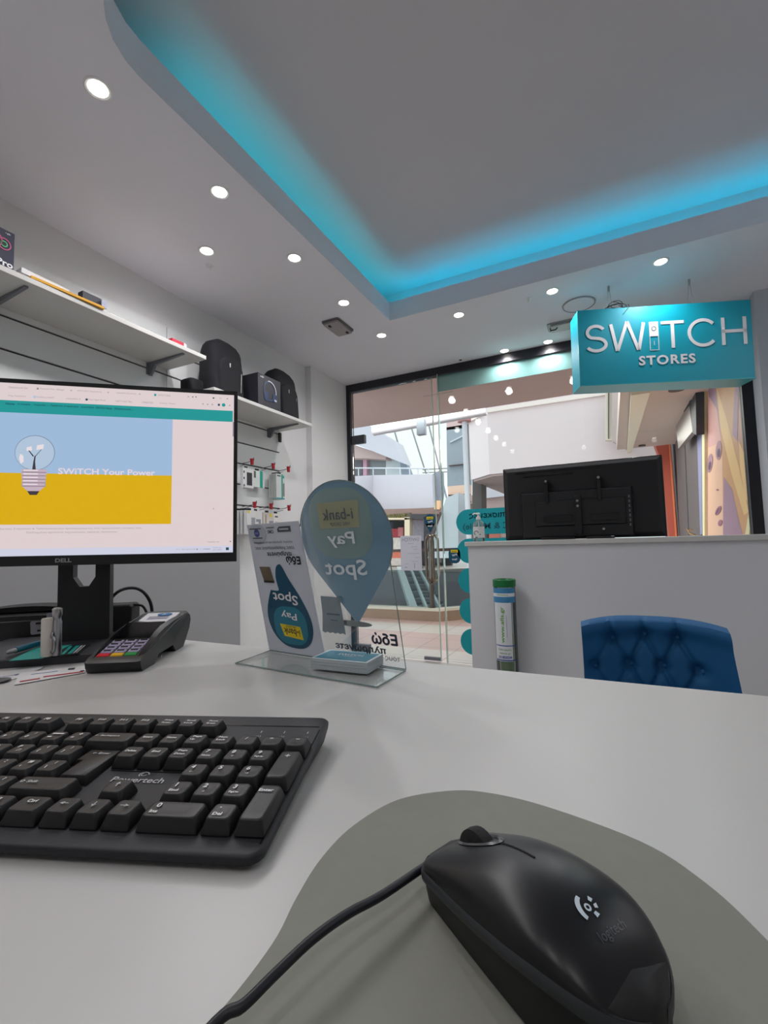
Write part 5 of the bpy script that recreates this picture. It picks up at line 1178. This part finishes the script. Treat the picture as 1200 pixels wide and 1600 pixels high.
MB().loft([[(.033, y, tpt(y)+d) for y, d in ((.006, 0), (.02, .005), (.06, .012), (.085, .012), (.12, .006), (.16, .0))]+[(.033, .16, .04), (.033, .006, .012)], [(.040, y, tpt(y)+d) for y, d in ((.010, -.003), (.02, .001), (.06, .008), (.085, .008), (.12, .003), (.16, -.002))]+[(.040, .16, .04), (.040, .010, .010)]]).build('side_rail', MATS['terminal_black'], tm)
MB().loft([[(-.033, y, tpt(y)+d) for y, d in ((.006, 0), (.02, .004), (.06, .008), (.085, .008), (.12, .004), (.16, .0))]+[(-.033, .16, .04), (-.033, .006, .012)], [(-.040, y, tpt(y)+d) for y, d in ((.010, -.003), (.02, .001), (.06, .005), (.085, .005), (.12, .002), (.16, -.002))]+[(-.040, .16, .04), (-.040, .010, .010)]]).build('side_rail', MATS['terminal_black'], tm)
th_ = math.atan2(.0125, .046)
def tk(x0, x1, y0, y1, h, m, name='key', rim=None, ins=0):
    mb = MB(); mb.loft([[(x0, y0, tpt(y0)-.001), (x1, y0, tpt(y0)-.001), (x1, y1, tpt(y1)-.001), (x0, y1, tpt(y1)-.001)], [(x0+.001, y0+.0006, tpt(y0)+h), (x1-.001, y0+.0006, tpt(y0)+h), (x1-.001, y1-.0006, tpt(y1)+h), (x0+.001, y1-.0006, tpt(y1)+h)]], 0)
    if rim: mb.loft([[(x0+.0032, y0+.0022, tpt(y0)+h+.0003), (x1-.0032, y0+.0022, tpt(y0)+h+.0003), (x1-.0032, y1-.0018, tpt(y1)+h+.0003), (x0+.0032, y1-.0018, tpt(y1)+h+.0003)]]*2, 1, cap=True)
    return mb.build(name, [m, BLK] if rim else m, tm)
for k, c in enumerate(((214, 20, 40), (236, 184, 10), (16, 150, 62))): tk(-.031+.0205*k, -.0125+.0205*k, .0095, .0175, .0016, mat('tkey_%d' % k, c, .4))
TKW = mat('tkey_white', (176, 168, 200), .4)
for r in range(4):
    for k in range(3): tk(-.031+.0205*k, -.0135+.0205*k, .0205+.0105*r, .0285+.0105*r, .0014, TKW, rim=True)
MB().loft([[(-.032, .068, tpt(.068)+.0005), (.030, .068, tpt(.068)+.0005), (.032, .105, tpt(.105)+.007), (-.032, .105, tpt(.105)+.007)], [(-.032, .068, tpt(.068)+.003), (.030, .068, tpt(.068)+.003), (.032, .105, tpt(.105)+.0095), (-.032, .105, tpt(.105)+.0095)]]).build('display', BLKG, tm)
mb = MB(); mb.loft([[(-.024, .128, .0545), (.010, .114, .0525), (.034, .121, .053), (.034, .165, .0622), (-.024, .165, .0622)]]+[[(-.024, .128, .0562), (.010, .114, .0542), (.034, .121, .0547), (.034, .165, .0639), (-.024, .165, .0639)]], 0)
sl = math.atan2(.01, .05)
TM2 = Matrix.Translation((.012, .152, .0622)) @ Matrix.Rotation(sl, 4, 'X'); mb.prism(ell(0, 0, .013, .007, 20), 0, .001, 1, TM2); mb.text('Σ', TM2, w=.008, h=.007, mi=0, ext=.0012)
for k in range(3): mb.box((.006, .142-.005*k, .0605-.0012*k), (.036, .0008, .0006), 2)
mb.build('paper_sticker', [PAPER, mat('sticker_blue', (40, 110, 160), .5), mat('ink_violet', (140, 120, 170), .5)], tm)
MB().lathe([(.0015, 0), (.002, .0015)], 0, Matrix.Translation((.0405, .068, .006)) @ Matrix.Rotation(PI/2, 4, 'Y'), 10).build('screw', STEEL, tm)
# ---- behind: power box with cable, label printer, small things
bxo = atz(198, 991, DESK)
pb_ = thing('network_box', 'small black device standing behind the card terminal', 'device', (bxo.x-.02, bxo.y-.01, DESK+.0003), math.radians(38))
MB().prism([(-.05, -.02), (.035, -.02), (.035, .03), (-.05, .03)], 0, .058, ch=.008).build('body', BLKM, pb_, bev=.002)
MB().tube(spl([(.0, -.02, .03), (-.01, -.04, .045), (.02, -.05, .085), (.05, -.035, .088), (.068, -.02, .06), (.072, -.018, .012)]), .003, n=8).build('cable', BLK, pb_)
MB().tube(spl([(.03, .0, .055), (.05, -.005, .052), (.06, -.005, .03), (.064, -.004, .004)]), .0025, n=8).build('cable', BLK, pb_)
lp = thing('label_printer', 'black label printer with arched lid and white sticker left behind the monitor base', 'printer', (-1.012, .483, DESK+.0003), math.radians(46))
Wd = .145
arch = [(-Wd, 0)]+[(-Wd+2*Wd*k/20, .034+.018*math.sqrt(max(0, 1-((k-10)/10.5)**2))) for k in range(21)]+[(Wd, 0)]
MB().loft([[(x, y, z*(1 if y > -.05 else .94)) for x, z in arch] for y in (-.055, -.05, .05, .055)]).build('body', BLK, lp, sharp=40)
MB().tube([(-Wd+2*Wd*k/20+.0, -.0562, .022+.018*math.sqrt(max(0, 1-((k-10)/10.5)**2))) for k in range(21)], .0008, n=6).build('seam', mat('seam_silver', (140, 140, 144), .3, metal=.8), lp)
MB().loft([[(x*.5+.01, y, .052+.010*math.sqrt(max(0, 1-(x/Wd)**2))) for x, z in arch[1:-1]] for y in (-.02, .04)]).build('lid', BLKM, lp, sharp=40)
mb = MB(); F = frm((.070, -.0558, .028), (1, 0, 0), (0, 0, 1), (0, -1, 0))
mb.prism(rrect(.066, .024, .003), 0, .0006, 0, F @ Matrix.Rotation(.05, 4, 'Z')); mb.prism(rrect(.018, .014, .002, 4, 0, .016), 0, .0006, 0, F)
for k, (z_, w_) in enumerate(((.006, .05), (-.001, .03), (-.007, .045))): mb.box((0, z_, .0009), (w_, .0035, .0006), 1, F)
mb.build('sticker', [mat('sticker_grey', (168, 166, 176), .5), TXTK], lp)
MB().bb((-.035, -.0565, .014), (-.018, -.055, .024)).build('port', STEEL, lp)
BP = DESK+.0130
# flashlights standing on the base
fp = Vector(atz(73, 1026, BP)); fl = thing('flashlight', 'small white cylindrical torch standing on the monitor base', 'flashlight', (fp.x, fp.y, BP+.0005))
MB().lathe([(.0068, 0), (.0075, .002), (.0075, .052), (.0065, .054)], 0, n=24).build('body', mat('torch_white', (206, 200, 192), .45), fl)
fp2 = Vector(atz(87, 1024, BP)); f2 = thing('keyring_lamp', 'chrome keyring lamp with a snap hook leaning beside the white torch', 'keyring lamp', (fp2.x+.002, fp2.y, BP+.0005))
MB().lathe([(.0060, 0), (.0062, .003), (.0062, .048), (.0052, .05), (.0052, .055), (.0065, .058), (.0065, .066), (.004, .068)], 0, n=24).build('body', STEEL, f2)
MB().tube([(.004+.006*cos(a), -.0085, .017+.012*sin(a)) for a in [2*PI*k/20 for k in range(21)]], .0014, n=8).tube([(.004, -.0085, .029), (.002, -.007, .034)], .0014, n=8).build('snap_hook', STEEL, f2)
# teal card and pen on the base, striped card
P = [atz(14, 1033, BP), atz(66, 1029, BP), atz(112, 1008, BP), atz(58, 1012, BP)]
o = MB().loft([P, [p+Vector((0, 0, .0006)) for p in P]]).build('teal_card', mat('card_teal', (30, 160, 150), .5)); tag(o, 'teal card lying flat on the monitor base under the pen', 'card')
for v in o.data.vertices: pass
P = [atz(91, 1026, BP), atz(124, 1022, BP), atz(142, 1007, BP), atz(108, 1009, BP)]
mb = MB().loft([P, [p+Vector((0, 0, .0006)) for p in P]], 0)
for a, b, mi in ((.05, .22, 1), (.35, .55, 1), (.62, .68, 2), (.76, .80, 2)):
    def lp_(t, s_): return P[0].lerp(P[1], t).lerp(P[3].lerp(P[2], t), s_)+Vector((0, 0, .0009))
    mb.add([lp_(a, .1), lp_(b, .1), lp_(b, .9), lp_(a, .9)], [(0, 1, 2, 3)], mi)
o = mb.build('striped_card', [BLK, MATS['card_teal'], PAPER]); tag(o, 'black card with teal and white stripes right of the keyring lamp', 'card')
a = atz(10, 1020, BP+.006); b = atz(68, 1003, BP+.006)
pen = thing('pen', 'teal pen with pale tip lying on the teal card', 'pen', tuple(a))
d = b-a; MB().tube([d*.22, d*.3, d], .0045, n=12).build('barrel', mat('pen_teal', (20, 96, 116), .35), pen); MB().tube([d*0, d*.04, d*.22], .003, n=10, rs=[.0008, .0028, .0036]).build('tip', mat('pen_tip', (150, 150, 150), .4), pen)
# papers in front of the base, coin
def sheet(name, px, label, cat, lift, marks=()):
    P = [atz(x, y, DESK+.0004+lift) for x, y in px]; mb = MB().loft([P, [p+Vector((0, 0, .0004)) for p in P]], 0)
    for (x0, y0, x1, y1, x2, y2, x3, y3, mi) in marks:
        Q = [atz(x, y, DESK+.0010+lift) for x, y in ((x0, y0), (x1, y1), (x2, y2), (x3, y3))]; mb.add(Q, [(0, 1, 2, 3)], mi)
    o = mb.build(name, [PAPER, mat('ink_red', (170, 44, 54), .5), mat('ink_slate', (70, 66, 76), .5), mat('ink_bluegrey', (120, 130, 170), .5)]); return tag(o, label, cat)
sheet('leaflet', [(22, 1070.5), (132, 1051), (138, 1040), (30, 1052)], 'white leaflet with a red line half under the card terminal', 'leaflet', .0006, [(67, 1058.5, 130, 1050.2, 131, 1048.5, 68, 1056.5, 1), (30, 1066, 62, 1061, 63, 1059, 31, 1064, 1), (106, 1047, 116, 1046, 118, 1043, 107, 1044, 2), (124, 1049.5, 133, 1048.5, 131, 1046.8, 126, 1047.5, 2), (48, 1054, 90, 1049, 91, 1048, 49, 1053, 3)])
sheet('leaflet', [(0, 1066), (31, 1059), (70, 1042), (0, 1050)], 'white sheet with blue arrow at the left edge in front of the base', 'leaflet', .0, [(0, 1058.6, 30, 1053.8, 30, 1053, 0, 1057.8, 3), (24, 1055.6, 31, 1053.5, 30, 1052.2, 22, 1054, 3), (57, 1049, 70, 1041, 70.8, 1041, 58.5, 1049, 2)])
cp = atz(2, 1064, DESK+.002); o = MB().lathe([(.010, 0), (.011, .0005), (.011, .0018), (.010, .0022)], 0, n=28).build('coin', mat('coin_grey', (110, 108, 112), .3, metal=.9)); o.location = (cp.x-.003, cp.y, DESK+.0012); tag(o, 'round grey coin at the left edge of the desk', 'coin')

# ---- acrylic stand with print, poster, receipt
e_ = Vector((.99232, -.12367, 0)); upv = Vector((-.02639, -.21175, .97697)); nv = e_.cross(upv)
BLp = Vector((-.481, .569, DESK+.0028))
AM = frm(BLp, e_, upv, nv)
st = thing('acrylic_stand', 'clear acrylic counter stand with a blue grey pin print seen mirrored from behind', 'display stand', tuple(BLp-Vector((0, 0, .0026))))
def aloc(mb): 
    mb.v = [tuple((AM @ Vector(v))-st.location) for v in mb.v]; return mb
bp_ = MB(); q4 = [(-.244, .467), (-.241, .539), (-.481, .569), (-.477, .491)]
bp_.prism([(x-st.location.x, y-st.location.y) for x, y in q4], 0, .0026).build('base_plate', CLEAR, st)
def rim3(P, r=.0009):
    P = [Vector(p) for p in P]; return MB().tube(P+[P[0]], r, n=6)
rim3([(x-st.location.x, y-st.location.y, .0014) for x, y in q4]).build('base_edge', EDGE, st)
PCX, PCY, PR = .1755, .1720, .0740
def pin(cx, cy, r, tip, n=44, ry=None):
    """teardrop: circle joined by tangents to a tip below"""
    D = cy-tip; a = math.acos(min(1, r/D)); P = []
    for k in range(n+1):
        t = -PI/2+a+(2*PI-2*a)*k/n; P.append((cx+r*cos(t), cy+r*sin(t)))
    for s_ in (-.5, 0, .5): P.append((cx+s_*.006, tip+.0005+abs(s_)*.002))
    return P
WA, LA = .2419, .1945
def mwrap(P, z, mb, mi, th=.0004): mb.loft([[(x, y, z) for x, y in P], [(x, y, z-th) for x, y in P]], mi)
panel = [(0, 0), (WA, 0)]+[(PCX+PR*cos(a), PCY+PR*sin(a)) for a in [-.457+(PI+.457)*k/30 for k in range(31)] if PCX+PR*cos(a) > PCX-PR+.001]+[(.1005, LA), (0, LA)]
aloc(MB().prism(panel, -.0024, 0)).build('panel', CLEAR, st)
aloc(rim3([(x, y, -.0012) for x, y in panel], .0008)).build('panel_edge', EDGE, st)
def printmat(name, rgb):
    m = mat(name, rgb, .6, var=.02); nt = m.node_tree; b = nt.nodes['Principled BSDF']; out = nt.nodes['Material Output']
    t = nt.nodes.new('ShaderNodeBsdfTranslucent'); mx = nt.nodes.new('ShaderNodeMixShader'); mx.inputs[0].default_value = .5
    nt.links.new(b.inputs['Base Color'].links[0].from_socket, t.inputs[0]); nt.links.new(b.outputs[0], mx.inputs[1]); nt.links.new(t.outputs[0], mx.inputs[2]); nt.links.new(mx.outputs[0], out.inputs[0]); return m
DP = printmat('print_bluegrey', (150, 180, 196)); DP2 = printmat('print_palegreen', (186, 210, 208)); DP3 = printmat('print_paleyellow', (218, 218, 188)); DP4 = printmat('print_greytext', (128, 138, 150)); DP5 = mat('print_palegrey', (236, 240, 244), .6)
mb = MB(); mwrap(pin(PCX, PCY, PR, .0555), -.0030, mb, 0)
mwrap(rrect(.102, .093, .036, 8, .1715, .1895), -.00255, mb, 1, .0003)
mwrap([(.1385, .2185), (.2065, .2185), (.203, .1842), (.138, .1842)], -.0019, mb, 2, .0002)
TMX = lambda x, y, z=-.0012: Matrix(((-1, 0, 0, x), (0, 1, 0, y), (0, 0, 1, z), (0, 0, 0, 1)))
mb.text('i-bank', TMX(.171, .2025), w=.050, h=.0145, mi=3, bold=.005); mb.text('NBG GROUP', TMX(.173, .1895), w=.032, h=.0045, mi=3, bold=.0)
mb.text('Pay', TMX(.1705, .1685), w=.045, h=.021, mi=4, bold=.015); mb.text('Spot', TMX(.1705, .1285), w=.069, h=.027, mi=4, bold=.015)
mwrap([(x, y) for x, y in ell(.167, .0535, .031, .0042, 28)], -.0034, mb, 5)
aloc(mb).build('pin_print', [DP, DP2, DP3, DP4, DP5, mat('print_shadowgrey', (128, 134, 134), .5)], st)
mb = MB(); mb.text('Εδώ', TMX(.2155, .0375), w=.040, h=.0165, mi=0, bold=.04); mb.text('πληρώνετε', TMX(.174, .0205), w=.084, h=.0125, mi=0, bold=.03); mb.text('τους', TMX(.224, .0110), w=.023, h=.0070, mi=0)
aloc(mb).build('lettering', mat('print_slate', (84, 90, 104), .5), st)
# paper poster, upside down, standing against the near face
po = thing('paper_poster', 'white paper poster with a petrol pin, upside down against the acrylic stand', 'poster', tuple(AM @ Vector((.055, .0, .002))))
def ploc(mb): mb.v = [tuple((AM @ Vector(v))-po.location) for v in mb.v]; return mb
ploc(MB().prism([(-.001, .0005), (.112, .0005), (.1045, .1975), (-.001, .1965)], .0010, .0018)).build('sheet', printmat('poster_sheet', (214, 216, 222)), po)
mb = MB(); z = .0023
PP = [(.0265, .0965), (.0290, .0970), (.0430, .0970), (.0425, .106), (.0418, .118), (.0455, .1315), (.0525, .1365), (.058, .133), (.067, .115), (.083, .090), (.0955, .063), (.0985, .042), (.092, .023), (.078, .012), (.060, .0095), (.038, .013), (.020, .027), (.0115, .048), (.0125, .066), (.019, .083)]
mb.loft([[(x, y, z) for x, y in smooth(PP, 4)], [(x, y, z+.0002) for x, y in smooth(PP, 4)]], 0)
mb.prism(rrect(.066, .058, .024, 7, .0555, .0440), z, z+.0005, 1); mb.prism([(.0345, .0460), (.0745, .0435), (.0770, .0240), (.0400, .0275)], z, z+.0008, 2)
RO = lambda x, y, zz=.0029, r=PI: Matrix.Translation((x, y, zz)) @ Matrix.Rotation(r, 4, 'Z')
mb.text('i-bank', RO(.0565, .0345, .0031, PI-.06), w=.032, h=.0105, mi=4, bold=.01); mb.text('NBG GROUP', RO(.056, .0425, .0031, PI-.06), w=.020, h=.003, mi=4)
mb.text('Pay', RO(.056, .0605, .0031, PI-.05), w=.031, h=.0135, mi=3, bold=.015); mb.text('Spot', RO(.0545, .0870, .0029, PI-.08), w=.049, h=.019, mi=3, bold=.015)
mb.text('Εδώ', RO(.0835, .1420), w=.0275, h=.0125, mi=4, bold=.04); mb.text('πληρώνετε', RO(.058, .1520), w=.050, h=.0085, mi=4, bold=.03); mb.text('τους λογαριασμούς σας', RO(.050, .1608), w=.080, h=.0062, mi=4, bold=.01); mb.text('εύκολα, γρήγορα και με ασφάλεια', RO(.0485, .1690), w=.078, h=.0045, mi=4)
mb.prism(ell(.0195, .182, .0175, .0150), z, z+.0004, 5); mb.prism(ell(.019, .1835, .0055, .0058), z, z+.0008, 6)
mb.text('ΟΠΑΠ', RO(.019, .1835, .0032), w=.007, h=.003, mi=5); mb.box((.019, .176, .0029), (.020, .0016, .0004), 7); mb.box((.017, .190, .0029), (.024, .0014, .0004), 7)
mb.prism([(.062, .1835), (.088, .1835), (.088, .1915), (.066, .1915), (.062, .188)], z, z+.0004, 7); mb.box((.075, .1875, .0028), (.018, .0022, .0004), 5); mb.text('CMS', RO(.048, .1845, .0026), w=.012, h=.005, mi=7, bold=.03); mb.box((.048, .1905, .0026), (.016, .0012, .0003), 7)
mb.build  # keep order
ploc(mb).build('print', [NAVY, PETROL2, YEL, TXTW, TXTK, mat('badge_grey', (170, 178, 186), .5), mat('badge_blue', (60, 70, 130), .5), mat('ink_darkgrey', (72, 74, 80), .5)], po)
ploc(MB().prism([(.0115, .1325), (.033, .1325), (.0375, .1085), (.017, .1085)], .0022, .0028)).build('hologram_sticker', mat('hologram', (126, 112, 92), .25, metal=.5, var=.25, scale=90), po)
ploc(MB().prism([(.0155, .1115), (.0365, .1115), (.0375, .1085), (.017, .1085)], .0029, .0032)).build('hologram_caption', TXTK, po)
rc = thing('receipt', 'small grey receipt with a torn zigzag edge on the acrylic stand', 'receipt', tuple(AM @ Vector((.137, .06, .002))))
mb = MB(); zg = [(.1145+.0045*k, .0385 if k % 2 else .0402) for k in range(10)]
mb.prism([(.1215, .0915), (.1195, .065)]+zg+[(.155, .065), (.1545, .0905)], .0006, .0010); mb.box((.139, .0665, .0013), (.022, .0022, .0003), 1); mb.box((.139, .058, .0013), (.012, .001, .0003), 1)
mb.v = [tuple((AM @ Vector(v))-rc.location) for v in mb.v]; mb.build('slip', [printmat('receipt_grey', (166, 176, 180)), mat('receipt_ink', (96, 112, 126), .5)], rc)
# ---- business cards: a stack of single cards
ca = Vector((-.278, .504, 0)); cd = Vector((-.359, .501, 0))
cx_ = (cd-ca).normalized(); cr = Vector((-.277, .548, 0)); cang = math.atan2(-cx_.y, -cx_.x)
NC = 26; base_z = DESK+.0030
cc = (Vector((-.278, .504, 0))+Vector((-.359, .501, 0))+Vector((-.277, .552, 0))+Vector((-.358, .549, 0)))/4
me_ = MB().prism(rrect(.0815, .0485, .001, 2), 0, .00046)
c0 = me_.build('business_card', mat('card_edge', (188, 196, 200), .6, var=.03)); tag(c0, 'white business card in the stack below the printed top one', 'business card', 'stacked business cards on the acrylic stand')
rnd = random.Random(3); c0.location = (cc.x, cc.y, base_z); c0.rotation_euler = (0, 0, cang)
for k in range(1, NC):
    c = c0.copy(); COL.objects.link(c); c.location = (cc.x+rnd.uniform(-.0004, .0004), cc.y+rnd.uniform(-.0004, .0004), base_z+.0005*k)
tc = thing('business_card', 'top business card of the stack, teal with white SWITCH lettering', 'business card', (cc.x, cc.y, base_z+.0005*NC), cang)
MB().prism(rrect(.0815, .0485, .001, 2), 0, .00046).build('card', mat('card_border', (196, 210, 214), .5), tc)
mb = MB(); mb.box((0, 0, .0006), (.074, .041, .0003), 0); mb.text('SWiTCH', Matrix.Translation((.003, .004, .0009)), w=.036, h=.0075, mi=1, bold=.0); mb.text('STORES', Matrix.Translation((.003, -.003, .0009)), w=.016, h=.0025, mi=1)
mb.build('print', [mat('card_teal_dark', (14, 118, 142), .45), TXTW], tc)

# ---- small details belong to the part they sit on
def sub(thing_name, part, *names):
    for o in list(COL.objects):
        if o.parent is None and o.name.split('.')[0] == thing_name:
            ps = [c for c in o.children if c.name.split('.')[0] == part]
            if not ps: continue
            for c in list(o.children):
                if c.name.split('.')[0] in names: c.parent = ps[0]
sub('hanging_sign', 'box', 'lettering', 'edge_profile'); sub('monitor', 'bezel', 'brand_logo'); sub('computer_mouse', 'top_shell', 'logo', 'logo_word', 'button_seam', 'wheel_bezel')
sub('keyboard', 'case', 'case_print'); sub('tufted_chair', 'backrest', 'button'); sub('backpack', 'front_pocket', 'zipper', 'zip_pull'); sub('sanitizer_bottle', 'label', 'label_print'); sub('battery_tube', 'label', 'lettering')
sub('television', 'electronics_housing', 'grip_recess', 'sockets', 'housing_step'); sub('acrylic_stand', 'panel', 'pin_print', 'lettering', 'panel_edge'); sub('acrylic_stand', 'base_plate', 'base_edge')
sub('label_printer', 'body', 'sticker', 'seam', 'port'); sub('paper_poster', 'sheet', 'print', 'hologram_sticker', 'hologram_caption'); sub('business_card', 'card', 'print'); sub('card_terminal', 'body', 'paper_sticker', 'screw')
sub('fan_box', 'carton', 'print'); sub('headset_box', 'carton', 'print'); sub('ceiling_hatch', 'cover', 'clip', 'hook'); sub('ceiling_speaker', 'rim', 'grille'); sub('blister_pack', 'pack', 'print')
